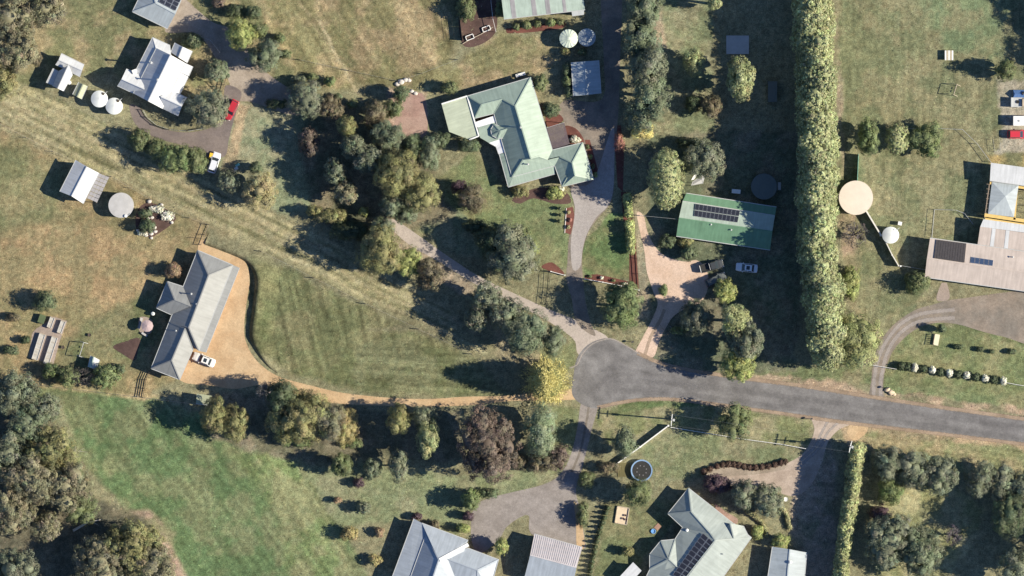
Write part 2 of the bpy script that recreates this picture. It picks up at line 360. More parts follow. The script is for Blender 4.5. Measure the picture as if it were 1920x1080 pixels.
LINES = [  # bare paths and tyre lines: px polyline, half width px, look, strength
 ([(20,714),(120,728),(250,742),(330,750)], 6, (190,160,122), .75),
 ([(0,232),(100,285),(250,354),(392,424),(490,472)], 4, (172,148,114), .55),
 ([(560,500),(700,570),(830,632),(900,668)], 4, (160,146,110), .4),
 ([(500,470),(640,530),(760,580),(930,655)], 5, (156,142,106), .4),
 ([(560,0),(620,90),(680,170)], 3, (176,152,118), .5), ([(620,0),(660,80)], 3, (168,144,110), .4),
 ([(600,40),(640,120),(680,190)], 3, (190,166,132), .8), ([(690,20),(740,95),(770,130)], 3, (168,146,112), .4), ([(520,40),(560,90),(580,130)], 4, (100,92,62), .5), ([(760,0),(800,70)], 3, (166,144,110), .35),
 ([(600,10),(650,100),(700,160)], 3, (96,94,60), .4), ([(650,0),(700,80),(750,150)], 4, (98,94,60), .35),
 *[([(0, 166 + 64 * f), (250, 262 + 88 * f), (380, 335 + 84 * f), (500, 392 + 82 * f), (620, 446 + 84 * f), (700, 505 + 66 * f), (850, 577 + 60 * f)], hw, cc, k) for f, hw, cc, k in ((.08, 4, (178,158,124), .6), (.22, 4, (118,108,76), .5), (.34, 5, (182,160,126), .7), (.48, 3, (122,110,78), .5), (.60, 4, (176,156,122), .65), (.74, 4, (116,106,74), .5), (.88, 4, (180,160,126), .6))],
 ([(1660,600),(1690,575),(1740,560)], 4, (150,130,100), .4),
 ([(1790,608),(1850,622),(1920,645)], 4, (86,92,54), .6), ([(1150,768),(1190,755),(1260,748)], 4, (84,94,52), .6),
 ([(560,860),(610,960),(650,1060)], 6, (150,136,98), .5), ([(500,850),(560,960),(600,1060)], 4, (150,138,96), .4), ([(580,900),(640,1010)], 3, (84,90,52), .5),
 ([(0,190),(120,240),(250,302),(380,368),(480,420)], 5, (166,142,108), .4), ([(40,150),(140,205),(250,262)], 3, (100,96,62), .5),
 ([(100,265),(210,315),(300,362),(480,440),(600,496)], 4, (104,98,64), .4),
 ([(1030,130),(960,120),(880,140),(780,180)], 6, (150,128,92), .3),
 ([(1300,755),(1420,768),(1520,783)], 3, (176,152,122), .5), ([(1150,755),(1200,748),(1260,745)], 2, (176,160,136), .4),
 ([(1600,420),(1640,520)], 5, (122,112,76), .3),
]
def lg(c, i=99): return lin(np.array(c) * 1.04 + np.array([7, 17, 15])) if i < 10 else lin(np.array(c) * 1.12 + np.array([14, 21, 25]))
def ground_color(X, Y):
    lin = lg
    wx = X + 26 * (fbm(X / 60, Y / 60, 3) - .5) + 9 * (fbm(X / 13, Y / 13, 8) - .5); wy = Y + 26 * (fbm(X / 60, Y / 60, 5) - .5) + 9 * (fbm(X / 13, Y / 13, 11) - .5)
    base = np.ones(X.shape + (3,)) * lin((126, 116, 84))
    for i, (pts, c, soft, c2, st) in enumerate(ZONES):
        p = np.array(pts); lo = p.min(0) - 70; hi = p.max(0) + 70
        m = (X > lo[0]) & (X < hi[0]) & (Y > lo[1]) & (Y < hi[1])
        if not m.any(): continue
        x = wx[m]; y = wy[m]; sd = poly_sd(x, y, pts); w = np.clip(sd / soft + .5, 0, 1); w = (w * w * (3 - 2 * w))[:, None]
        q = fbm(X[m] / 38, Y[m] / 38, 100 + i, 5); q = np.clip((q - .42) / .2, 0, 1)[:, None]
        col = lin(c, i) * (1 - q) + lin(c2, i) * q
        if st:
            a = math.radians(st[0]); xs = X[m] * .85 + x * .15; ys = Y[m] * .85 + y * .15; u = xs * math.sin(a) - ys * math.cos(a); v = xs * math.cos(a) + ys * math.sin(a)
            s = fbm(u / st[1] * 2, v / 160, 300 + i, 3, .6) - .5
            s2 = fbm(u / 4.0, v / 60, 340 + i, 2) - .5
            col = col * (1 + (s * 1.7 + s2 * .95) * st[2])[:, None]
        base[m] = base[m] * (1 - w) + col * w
    for i, (pts, hw, c, k) in enumerate(LINES):
        p = np.array(pts); lo = p.min(0) - 40; hi = p.max(0) + 40
        m = (X > lo[0]) & (X < hi[0]) & (Y > lo[1]) & (Y < hi[1])
        x = X[m] * .6 + wx[m] * .4; y = Y[m] * .6 + wy[m] * .4
        w = np.clip(1.3 - line_d(x, y, pts) / hw, 0, 1) * np.clip((fbm(X[m] / 12, Y[m] / 12, 500 + i) - .28) / .25, 0, 1) * k
        base[m] = base[m] * (1 - w[:, None]) + lin(c, 0) * w[:, None]
    f = fbm(X / 90, Y / 90, 50, 3)[..., None]; g = fbm(X / 9, Y / 9, 60, 4)[..., None]
    base = base * (0.86 + .28 * f) * (0.62 + .76 * g)
    # green / straw flecks
    t = (fbm(X / 6, Y / 6, 70, 3) - .5)[..., None]
    base = base * (1 + t * np.array([.42, .26, .18]))
    return np.clip(base / KEXP * WB, .01, .6)
gx = np.concatenate([[-6000, -2500, -900, -400, -200, -140], np.arange(-116, 116.01, 0.33), [140, 200, 400, 900, 2500, 6000]])
gy = np.concatenate([[-6000, -2500, -900, -400, -200, -110], np.arange(-68, 68.01, 0.33), [110, 200, 400, 900, 2500, 6000]])
GX, GY = np.meshgrid(gx, gy); nx, ny = len(gx), len(gy)
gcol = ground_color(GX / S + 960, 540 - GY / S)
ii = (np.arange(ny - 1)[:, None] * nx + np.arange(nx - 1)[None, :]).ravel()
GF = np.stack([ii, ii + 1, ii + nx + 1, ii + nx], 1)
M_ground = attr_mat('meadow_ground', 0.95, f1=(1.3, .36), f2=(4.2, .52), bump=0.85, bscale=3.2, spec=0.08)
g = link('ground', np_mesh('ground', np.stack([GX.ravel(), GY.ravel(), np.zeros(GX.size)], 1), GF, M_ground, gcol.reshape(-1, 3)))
tag(g, 'dry and green mown grass paddocks and lawns around the houses', 'ground', None, 'structure')

# grass tufts: small leaning blades in clumps
n = 90000
tx = RNG.uniform(-20, 1940, n); ty = RNG.uniform(-20, 1100, n)
keep = fbm(tx / 30, ty / 30, 91, 3) > RNG.uniform(.30, .62, n)
NOGRASS_TUFT = []   # filled below by sheets
tuft_pts = (tx[keep], ty[keep])

# ------------------------------------------------------------------ roads, drives, beds
M_road = sheet_mat('worn_asphalt', A(136,132,128), A(154,150,145), .17, lo=.3, hi=.6, bump=.4)
M_gravel = sheet_mat('grey_gravel', A(180,170,160), A(162,152,142), .14)
M_gravel2 = sheet_mat('grey_brown_gravel', A(152,142,128), A(170,154,136), .2)
M_dark = sheet_mat('dark_asphalt', A(138,126,120), A(152,138,128), .1, lo=.15, hi=.4, bump=.3)
M_sand = sheet_mat('orange_sand_gravel', A(230,198,154), A(216,180,136), .10)
M_pink = sheet_mat('pinkish_gravel', A(246,216,190), A(230,198,170), .09)
M_track = sheet_mat('pale_track_gravel', A(218,202,186), A(200,186,170), .1)
M_conc_gravel = sheet_mat('pale_grey_gravel', A(202,192,182), A(186,176,166), .1)
M_dirt = sheet_mat('bare_dirt', A(196,180,160), A(176,160,140), .14, lo=.35, hi=.7)
M_mulch = sheet_mat('red_bark_mulch', A(140,92,80), A(118,78,68), .25, bump=1.0)
M_brownmulch = sheet_mat('brown_bark_mulch', A(118,94,84), A(100,80,74), .25, bump=1.0)
M_pale = sheet_mat('pale_wheel_track', A(204,192,180), None, .12, alpha=.7, lo=.3, hi=.8)
M_tyre = sheet_mat('tyre_scuff', A(96,92,92), None, .1, alpha=.09, lo=.2, hi=.9)
M_grass_strip = sheet_mat('grass_strip', A(150,136,108), None, .2, alpha=.3)
M_concrete = sheet_mat('concrete_paving', A(190,172,156), A(176,158,142), .08, lo=.1, hi=.3)
M_brickpave = sheet_mat('brick_paving', A(198,168,150), A(184,150,134), .12, lo=.1, hi=.3)

sheet('gravel_driveway', [(738,411),(790,445),(835,477),(900,519),(975,555),(1030,580),(1075,598),(1112,616),(1140,634),(1125,652),(1096,672),(1082,660),(1078,640),(1058,622),(1010,592),(960,569),(890,532),(820,489),(765,457),(728,421)], .012, M_track, 'grey gravel track running from the road bowl up-left under the trees', 'driveway')
sheet('road', [(1074,742),(1076,700),(1082,672),(1098,650),(1122,637),(1150,636),(1195,662),(1240,680),(1300,694),(1400,709),(1500,722),(1640,744),(1760,762),(1960,790),(2300,838),(2300,890),(1960,838),(1800,818),(1600,794),(1500,780),(1400,766),(1300,753),(1240,748),(1180,752),(1140,763),(1105,764)], .02, M_road, 'grey sealed country road ending in a turning bowl', 'road', inset=.9)
ribbon('seal_edge', [(1068,690),(1082,684),(1092,664),(1108,647),(1128,638),(1152,637),(1200,664)], .45, .028, M_pale, 'pale seam around the upper rim of the turning bowl', 'seam')
for a, lb in (([(1110,712),(1128,694),(1165,690),(1210,700),(1290,716)], 'outer'), ([(1120,728),(1140,706),(1175,702),(1230,714),(1330,732)], 'inner')):
    ribbon('tyre_mark', a, 1.5, .026, M_tyre, 'faint dark %s tyre scuff curving through the turning bowl' % lb, 'tyre mark')
for off, lb in ((-10, 'upper'), (10, 'lower')):
    ribbon('wheel_track', [(1150,722+off),(1300,732+off),(1450,751+off),(1620,772+off),(1800,796+off),(1990,821+off)], 1.6, .026, M_tyre, '%s faint worn wheel line along the road' % lb, 'tyre mark')
M_shoulder = sheet_mat('pale_gravel_shoulder', A(206,180,152), A(184,160,134), .15, alpha=.8, lo=.35, hi=.9)
ribbon('road_shoulder', [(1195,662),(1240,681),(1300,695),(1400,710),(1500,723),(1640,745),(1760,763),(1960,791),(2200,824)], 1.3, .024, M_shoulder, 'pale gravel shoulder along the upper road edge', 'road shoulder')
ribbon('road_shoulder', [(1120,764),(1180,752),(1240,748),(1300,753),(1400,766),(1500,780),(1600,794),(1800,818),(1960,838),(2200,870)], 1.2, .024, M_shoulder, 'pale gravel shoulder along the lower road edge', 'road shoulder')
sheet('curved_driveway', [(243,196),(250,226),(268,246),(300,261),(345,273),(380,286),(388,294),(421,293),(429,262),(437,230),(446,200),(452,172),(424,160),(420,190),(424,222),(411,231),(385,243),(350,248),(315,244),(290,236),(269,216),(262,202)], .018, M_dark, 'dark sealed drive curving round the front of the white house', 'driveway')
sheet('gravel_apron', [(330,-10),(352,2),(372,20),(400,42),(440,58),(472,105),(505,140),(565,182),(592,212),(540,214),(475,192),(440,186),(428,150),(405,110),(370,64),(318,62),(310,50)], .01, M_dirt, 'pinkish gravel turning area between the garage and the white house', 'driveway', inset=1.0)
sheet('sand_driveway', [(372,458),(410,468),(452,486),(464,500),(468,530),(462,570),(458,610),(461,640),(481,676),(521,705),(580,722),(640,736),(720,745),(800,748),(870,744),(960,741),(1082,728),(1088,748),(960,752),(880,760),(800,762),(700,760),(620,755),(560,742),(500,722),(440,729),(395,723),(343,716),(335,690),(375,600)], .014, M_sand, 'orange sand driveway beside the grey roofed house', 'driveway')
sheet('house_driveway', [(1062,524),(1064,490),(1066,455),(1072,420),(1077,390),(1068,350),(1058,330),(1058,230),(1046,214),(1060,188),(1128,186),(1132,110),(1128,-30),(1164,-30),(1163,100),(1160,200),(1152,300),(1150,360),(1140,388),(1120,410),(1101,440),(1093,470),(1091,500),(1093,520),(1097,560),(1106,600),(1116,630),(1082,606),(1072,560)], .016, M_gravel2, 'grey gravel drive running past the green house to the road', 'driveway')
sheet('concrete_driveway', [(1078,388),(1072,352),(1112,338),(1148,240),(1152,300),(1149,360),(1138,388),(1118,408),(1100,440),(1092,470),(1088,500),(1074,505),(1070,460),(1075,420)], .02, M_conc_gravel, 'pale worn gravel in front of the green house garage', 'driveway')
sheet('pink_driveway', [(1194,398),(1207,405),(1216,440),(1240,475),(1280,490),(1306,488),(1322,500),(1328,520),(1326,545),(1318,562),(1310,570),(1292,575),(1264,592),(1250,612),(1236,640),(1224,670),(1192,664),(1204,635),(1222,600),(1233,570),(1226,550),(1213,510),(1208,470),(1199,430)], .014, M_pink, 'pinkish gravel yard and drive of the green shed house', 'driveway', inset=1.6)
ribbon('grass_strip', [(1209,665),(1221,630),(1236,604),(1246,580)], 1.0, .02, M_grass_strip, 'grassy middle strip of the pinkish gravel drive', 'grass strip')
sheet('right_driveway', [(1631,750),(1634,710),(1639,672),(1654,636),(1679,606),(1715,582),(1750,571),(1800,560),(1960,550),(1960,646),(1880,631),(1840,621),(1800,609),(1765,605),(1730,611),(1701,629),(1676,656),(1661,690),(1656,720),(1657,752)], .014, M_gravel2, 'grey gravel drive curving up to the cream roofed house', 'driveway')
for k, off in ((0, -6), (1, 7)):
    ribbon('wheel_track', [(1644 + off, 748), (1645 + off, 710), (1653 + off, 672), (1668 + off, 640), (1695 + off * .8, 610 + off * .6), (1730 + off * .3, 594 + off), (1790, 588 + off * 1.2)], 1.2, .022, M_pale, ('left' if k == 0 else 'right') + ' pale wheel rut of the curving gravel drive', 'wheel rut')
sheet('bottom_driveway', [(1092,752),(1083,800),(1071,850),(1051,888),(1020,908),(960,923),(920,933),(895,945),(885,965),(884,1010),(898,1038),(935,1012),(952,986),(990,966),(1000,1004),(1090,1030),(1096,1010),(1093,990),(1086,950),(1080,918),(1091,880),(1101,840),(1111,800),(1120,758)], .012, M_gravel, 'grey gravel drive widening into a yard at the bottom', 'driveway')
ribbon('grass_strip', [(1104,762),(1098,800),(1088,845),(1072,885)], .7, .02, M_grass_strip, 'grassy middle strip of the bottom gravel drive', 'grass strip')
sheet('sand_patch', [(1076,940),(1088,960),(1094,1000),(1096,1026),(1082,1026),(1080,980)], .02, M_sand, 'orange sand strip at the right edge of the bottom yard', 'sand patch')
M_pink2 = sheet_mat('pale_drive_gravel', A(214,194,174), A(194,174,154), .12, lo=.35, hi=.8)
sheet('tree_driveway', [(1526,780),(1594,792),(1571,807),(1552,830),(1540,870),(1520,910),(1490,930),(1450,922),(1380,912),(1325,897),(1340,878),(1400,888),(1460,874),(1500,855),(1519,830),(1527,805)], .012, M_pink2, 'pale gravel drive in the shade of the narrow hedge', 'driveway', inset=2.2)
for off in (-5, 6):
    ribbon('wheel_track', [(1562 + off * 2, 790), (1545 + off, 812), (1532 + off, 838), (1500, 868 + off)], .8, .02, M_pale, ('left' if off < 0 else 'right') + ' pale wheel rut at the mouth of the shaded drive', 'wheel rut')
sheet('house_path', [(1766,530),(1775,530),(1780,560),(1756,562)], .018, M_concrete, 'short cream path at the door of the cream roofed house', 'path', inset=.2)
sheet('stone_patio', [(757,192),(775,176),(796,182),(800,250),(768,256),(738,240)], .014, M_brickpave, 'pinkish paved patio left of the green house', 'patio')
sheet('brick_path', [(1340,945),(1362,960),(1384,974),(1376,984),(1352,972)], .018, M_brickpave, 'red brick paving beside the bottom grey-green house', 'path', inset=.2)
sheet('mulch_bed', [(1015,500),(1035,492),(1058,512),(1056,517),(1030,508)], .016, M_mulch, 'small red mulch bed left of the white front fence', 'garden bed', inset=.2)
sheet('mulch_bed', [(1096,516),(1120,514),(1180,528),(1180,480),(1174,460),(1192,456),(1198,542),(1180,538),(1140,530),(1096,524)], .016, M_mulch, 'L-shaped red mulch bed behind the white front fence', 'garden bed', inset=.2, smooth=False)
sheet('mulch_bed', [(1164,360),(1180,360),(1190,458),(1174,462)], .014, M_mulch, 'red mulch bed under the lime clipped hedges', 'garden bed', inset=.3, smooth=False)
sheet('mulch_bed', [(1150,235),(1164,235),(1170,290),(1168,360),(1158,350)], .015, M_mulch, 'red mulch strip right of the shaded drive', 'garden bed', inset=.3, smooth=False)
sheet('mulch_bed', [(1096,262),(1106,262),(1124,330),(1116,340)], .019, M_mulch, 'narrow red mulch bed along the garage side of the green house', 'garden bed', inset=.2, smooth=False)
sheet('mulch_bed', [(1058,238),(1078,240),(1092,256),(1094,270),(1068,276)], .019, M_mulch, 'red mulch bed between the pergola and the garage', 'garden bed', inset=.2)
sheet('mulch_bed', [(1062,390),(1074,388),(1078,408),(1070,440),(1060,436)], .019, M_mulch, 'narrow red bed with pale kerb beside the gravel drive', 'garden bed', inset=.2, smooth=False)
sheet('mulch_bed', [(948,54),(1000,48),(1055,40),(1056,52),(1000,60),(950,62)], .014, M_mulch, 'red mulch bed in front of the big top shed', 'garden bed', inset=.3)
sheet('mulch_bed', [(960,372),(1010,352),(1060,360),(1070,380),(1040,382),(1000,372),(975,382)], .014, M_brownmulch, 'brown garden bed below the green house', 'garden bed', inset=.3)
sheet('mulch_bed', [(1024,218),(1044,212),(1056,226),(1028,238)], .017, M_mulch, 'red mulch bed beside the driveway above the pergola', 'garden bed', inset=.2)
sheet('mulch_bed', [(256,398),(275,380),(300,386),(329,405),(323,419),(300,436),(280,445),(257,432)], .014, M_brownmulch, 'oval brown rock garden bed beside the round concrete tank', 'garden bed', inset=.3)
sheet('mulch_bed', [(212,650),(235,640),(262,634),(258,660),(252,676),(230,664)], .012, M_brownmulch, 'brown mulch patch left of the grey roofed house', 'garden bed', inset=.3)
sheet('mulch_bed', [(1318,884),(1360,868),(1420,876),(1474,868),(1470,880),(1410,890),(1345,892)], .016, M_dirt, 'pale soil bed under the curving row of dark shrubs', 'garden bed')
sheet('sand_mound', [(1598,794),(1626,796),(1624,812),(1602,826),(1588,812)], .016, M_sand, 'bare sandy patch beside the right power pole', 'sand patch')
sheet('paved_pad', [(85,606),(100,593),(126,602),(112,640),(100,684),(54,670),(60,625),(68,616)], .014, M_concrete, 'pale paved pad under the raised garden beds', 'paving', inset=.3, smooth=False)
sheet('orchard_soil', [(866,-20),(922,-20),(928,62),(868,84)], .01, M_brownmulch, 'dark soil of the netted orchard at the top edge', 'soil', inset=.6)
def berm(name, pts, hs, back, label):
    L = smooth_loop(pts, .6, closed=False); n = len(L); t = np.gradient(L, axis=0); t /= np.linalg.norm(t, axis=1, keepdims=True)
    nr = np.stack([t[:, 1], -t[:, 0]], 1); nr = -nr                    # towards the paddock
    h = np.interp(np.linspace(0, 1, n), np.linspace(0, 1, len(hs)), hs)
    h = h * (0.85 + .3 * vnoise(L[:, 0], L[:, 1], 5)); V = []; F = []
    prof = [(-.25, -.05), (.15, .55), (.5, 1.0), (1.2, .92), (back * .55, .4), (back, -.03)]
    for a, b in prof: V.append(np.c_[L + nr * (a * np.minimum(1, h[:, None] + .2)), b * h if b > 0 else np.full(n, b)])
    V = np.concatenate(V)
    for k in range(len(prof) - 1): F += [(k * n + i, k * n + i + 1, (k + 1) * n + i + 1, (k + 1) * n + i) for i in range(n - 1)]
    col = ground_color(V[:, 0] / S + 960 , 540 - V[:, 1] / S)
    return tag(link(name, np_mesh(name, V, F, M_ground, col, smooth=True)), label, 'bank', None, 'structure')
berm('earth_bank', [(384,458),(415,469),(452,484),(470,499),(479,524),(477,560),(471,605),(470,632),(480,656),(500,684),(520,700)], [.35,.6,.8,1.0,1.15,1.1,.9,.6,.15], 5.0, 'grassy bank edging the sand drive right of the grey roofed house')
# ------------------------------------------------------------------ buildings
M_white = roof_mat('white_sheet_roof', (.52,.53,.54), .05)
M_offwhite = roof_mat('pale_grey_sheet_roof', (.40,.42,.43), .06)
M_paleblue = roof_mat('pale_blue_grey_roof', (.36,.40,.42), .06)
M_grey = roof_mat('mid_grey_roof', (.235,.24,.238), .06)
M_green = roof_mat('pale_green_roof', (.285,.355,.30), .06)
M_cream = roof_mat('cream_green_roof', (.40,.44,.34), .05)
M_dgreen = roof_mat('mid_green_roof', (.125,.235,.15), .08)
M_fadegreen = roof_mat('faded_green_roof', (.33,.40,.35), .10)
M_pinkroof = roof_mat('cream_pink_roof', (.455,.39,.35), .06)
M_blue = roof_mat('blue_grey_roof', (.30,.335,.38), .06)
M_sage = roof_mat('sage_grey_roof', (.29,.325,.31), .06)
M_ribbed = roof_mat('ribbed_grey_roof', (.47,.44,.45), .06, ribs=.5, streak=.2)
M_olive = roof_mat('olive_cream_roof', (.36,.38,.26), .05)
M_clear = roof_mat('white_polycarbonate', (.74,.74,.76), .04, rough=.25)
M_sky = roof_mat('grey_skylight_sheet', (.27,.26,.27), .12)
M_wall = mat('cream_wall', (.55,.51,.44), .8)
M_wallg = mat('grey_wall', (.38,.38,.37), .8)
M_brick = mat('brick_wall', (.32,.20,.15), .85, .2)
M_trim = mat('white_trim', (.72,.72,.70), .5, .04)
M_gut = mat('grey_gutter', (.42,.43,.43), .5, .05)
M_glass = mat('window_glass', (.03,.04,.05), .08, .02, spec=.6)
M_door = mat('painted_door', (.20,.14,.10), .5)
M_pv = mat('solar_cell', (.028,.03,.042), .18, .1, spec=.5)
M_pvf = mat('solar_frame', (.55,.55,.56), .35, .03, metal=.6)
M_black = mat('black_rubber_mat', (.055,.05,.055), .8, .25, 3)
M_dark_metal = mat('dark_metal', (.05,.05,.055), .5)
M_timber = mat('weathered_timber', (.24,.19,.15), .85, .25, 3)
M_paletim = mat('pale_timber', (.45,.38,.29), .85, .2, 3)
M_darktim = mat('dark_timber', (.075,.06,.05), .85, .2, 3)
M_yellow = mat('yellow_painted_beam', (.62,.44,.16), .6, .1)
M_conc = mat('pale_concrete', (.42,.41,.40), .9, .12, .8)
M_tank = mat('white_tank', (.64,.66,.64), .5, .06)
M_tankg = mat('pale_green_tank', (.56,.62,.52), .5, .06)
M_greentank = mat('dull_green_tank', (.11,.125,.115), .6, .08)
M_tan = mat('tan_concrete_tank', (.62,.54,.46), .85, .06, .6)

def roof_face(mb_name, pts, m, parent, t=.10):
    """one roof plane: solid sheet with UV across the slope"""
    pts = [Vector(p) for p in pts]; n = len(pts)
    a = sum(pts[i].x * pts[(i + 1) % n].y - pts[(i + 1) % n].x * pts[i].y for i in range(n))
    if a < 0: pts = pts[::-1]
    nr = Vector((0, 0, 0))
    for i in range(n): nr += pts[i].cross(pts[(i + 1) % n])
    nr.normalize(); h = Vector((-nr.y, nr.x, 0)); h = h.normalized() if h.length > .02 else (pts[1] - pts[0]).normalized(); dn = nr.cross(h)
    o3 = Vector(root_of(parent).location)
    vs = [p - o3 for p in pts] + [p - o3 - Vector((0, 0, t)) for p in pts]
    fs = [tuple(range(n)), tuple(range(2 * n - 1, n - 1, -1))] + [(i + 1 if i + 1 < n else 0, i, n + i, n + (i + 1) % n) for i in range(n)]
    me = bpy.data.meshes.new(mb_name); me.from_pydata([tuple(v) for v in vs], [], fs); me.materials.append(m)
    uv = me.uv_layers.new(name='UVMap')
    for lp in me.loops:
        p = pts[lp.vertex_index % n]; uv.data[lp.index].uv = (p.dot(h), p.dot(dn))
    me.update(); return link(mb_name, me, parent)
def building(name, label, cat, groups, roofm, wallm, openings=True, base=None, gutters=True):
    """groups: list of roof bodies, each a list of planes; a plane is (points (px,py,z), [material])"""
    allp = [p for g in groups for f in g for p in f[0]]
    c = P(sum(p[0] for p in allp) / len(allp), sum(p[1] for p in allp) / len(allp))
    root = thing(name, c, label, cat)
    wmb = MB(); caps = []; gut = []; rp = None; wedges = []
    first = None
    for g in groups:
        edges = {}
        roof = None
        for f in g:
            pts = [P(*p) for p in f[0]]; mm = f[1] if len(f) > 1 and f[1] else roofm
            o = roof_face('roof_panel' if first else 'roof', pts, mm, first or root)
            if first is None: first = o
            k = len(pts)
            for i in range(k):
                a = tuple(round(v, 2) for v in pts[i]); b = tuple(round(v, 2) for v in pts[(i + 1) % k])
                edges.setdefault(tuple(sorted((a, b))), []).append(1)
        cx = np.mean([k[0][0] for k in edges]); cy = np.mean([k[0][1] for k in edges]); cz = Vector((cx, cy, 0))
        zmax = max(max(a[2], b[2]) for a, b in edges)
        for (a, b), cnt in edges.items():
            a = Vector(a); b = Vector(b)
            if len(cnt) == 1:
                ia = a + (cz - a).normalized() * 0; 
                def ins(p):
                    d = Vector((cx - p.x, cy - p.y, 0)); l = d.length; d = d / max(l, 1e-6); q = p + d * min(.55, l * .3); return q
                qa, qb = ins(a), ins(b)
                wmb.add([(qa.x, qa.y, 0), (qb.x, qb.y, 0), (qb.x, qb.y, b.z - .16), (qa.x, qa.y, a.z - .16)], [(0, 1, 2, 3)])
                wedges.append((qa, qb, min(a.z, b.z)))
                if abs(a.z - b.z) < .12 and gutters and min(a.z, b.z) < zmax - .25: gut.append((a, b))
            else: caps.append((a, b))
    wmb.build('wall', wallm, root)
    for a, b in caps:
        MB().beam(a + Vector((0, 0, .035)), b + Vector((0, 0, .035)), .24, .07).build('ridge_cap', roofm, first)
    for a, b in gut:
        MB().beam(a + Vector((0, 0, -.03)), b + Vector((0, 0, -.03)), .14, .13).build('gutter', M_gut, first)
    if openings:
        k = 0
        for qa, qb, z in sorted(wedges, key=lambda e: -(e[1] - e[0]).length)[:6]:
            L = (qb - qa); ln = Vector((L.x, L.y, 0)).length
            if ln < 3 or z < 2.2: continue
            d = Vector((L.x, L.y, 0)) / ln; nrm = Vector((d.y, -d.x, 0))
            mid = (qa + qb) / 2
            if (Vector((c.x, c.y, 0)) - Vector((mid.x, mid.y, 0))).dot(nrm) > 0: nrm = -nrm
            rz = math.atan2(d.y, d.x)
            for t in ((.3, .7) if ln > 5 else (.5,)):
                q = qa + L * t + nrm * .03
                if k == 0: MB().box((q.x, q.y, 1.02), (.95, .10, 2.04), rz).build('door', M_door, root); k = 1; continue
                w = MB().box((q.x, q.y, 1.5), (1.5, .08, 1.2), rz).build('window', M_trim, root)
                q2 = q + nrm * .03; MB().box((q2.x, q2.y, 1.5), (1.34, .08, 1.04), rz).build('pane', M_glass, w)
                k += 1
    return root, first
def flue(root, x, y, z, h=.8, r=.12, m=None):
    p = P(x, y, z); f = MB().tube(p - Vector((0, 0, .4)), p + Vector((0, 0, h)), r, r, 8).build('flue_pipe', m or M_gut, root)
    MB().lathe(p + Vector((0, 0, h)), [(r * 1.9, .0), (r * 1.9, .05), (.001, .16)], 10).build('cowl', m or M_gut, f)
def solar(parent, quad, rows, cols, gap=.04, lift=.10):
    """quad px+z corners (a b c d): a->b along columns, a->d along rows"""
    a, b, c, d = [P(*q) for q in quad]
    nr = (b - a).cross(d - a).normalized(); nr = nr if nr.z > 0 else -nr
    for r in range(rows):
        for k in range(cols):
            def at(u, v): return (a * (1 - u) + b * u) * (1 - v) + (d * (1 - u) + c * u) * v
            gu = gap / (b - a).length; gv = gap / (d - a).length
            q = [at(k / cols + gu, r / rows + gv), at((k + 1) / cols - gu, r / rows + gv), at((k + 1) / cols - gu, (r + 1) / rows - gv), at(k / cols + gu, (r + 1) / rows - gv)]
            q = [p + nr * lift for p in q]
            o = MB().slab(q, .045).build('solar_panel', M_pvf, parent)
            cc = sum(q, Vector()) / 4; qi = [cc + (p - cc) * .93 + nr * .004 for p in q]
            MB().slab(qi, .012).build('cell_sheet', M_pv, parent)
def lines_on(parent, quad, us, w, m, name='roof_sheet', lift=.03):
    a, b, c, d = [P(*q) for q in quad]
    for u0, u1 in us:
        q = [a.lerp(b, u0), a.lerp(b, u1), d.lerp(c, u1), d.lerp(c, u0)]
        roof_face(name, [p + Vector((0, 0, lift)) for p in q], m, parent, .02)

# --- white farmhouse
B, Br = building('white_house', 'large white roofed farmhouse inside the curved dark drive', 'house', [
 [([(320,103,6.0),(278,190,6.0),(250,175,4.0),(293,90,4.0)],), ([(320,103,6.0),(347,118,4.0),(305,204,4.0),(278,190,6.0)],)],
 [([(286,70,3.1),(319,85,3.1),(321,104,3.92),(292,90,3.92)],)],
 [([(286,70,3.1),(293,91,3.9),(265,146,3.9),(253,135,3.1)],)],
 [([(228,148,5.2),(271,167,5.2),(266,142,3.5),(237,129,3.5)],), ([(228,148,5.2),(271,167,5.2),(250,175,3.5),(220,161,3.5)],)],
 [([(345,121,3.92),(353,145,3.15),(337,178,3.15),(320,172,3.92)],)],
 [([(301,181,5.3),(341,199,5.3),(351,183,3.4),(316,167,3.5)],), ([(301,181,5.3),(341,199,5.3),(334,218,3.3),(303,203,3.5)],)],
 [([(347,118,3.98),(362,125,3.5),(354,143,3.5),(339,136,3.98)],)],
 [([(343,88,4.3),(335,108,4.3),(320,98,3.4),(328,80,3.4)],), ([(343,88,4.3),(361,96,3.5),(351,118,3.5),(335,108,4.3)],)],
], M_white, M_wall)
flue(B, 284, 118, 4.5, 1.7, .16); flue(B, 296, 150, 5.5, 1.6, .14)
p = P(252, 134, 3.6); MB().box((p.x, p.y, 3.3), (.9, .8, 1.6), .4).build('chimney', M_trim, B)
# --- garage at the top edge
g_, r_ = building('garage', 'pale garage with a solar array cut by the top edge', 'garage', [
 [([(292,6,4.2),(329,26,4.2),(314,54,2.7),(248,22,2.7)],), ([(292,6,4.2),(248,22,2.7),(277,-38,2.7)],),
  ([(292,6,4.2),(329,26,4.2),(343,-6,2.7),(277,-38,2.7)],)]], M_paleblue, M_wallg)
solar(r_, ((297,4,4.15),(329,21,4.15),(340,-1,3.05),(307,-17,3.05)), 3, 3)
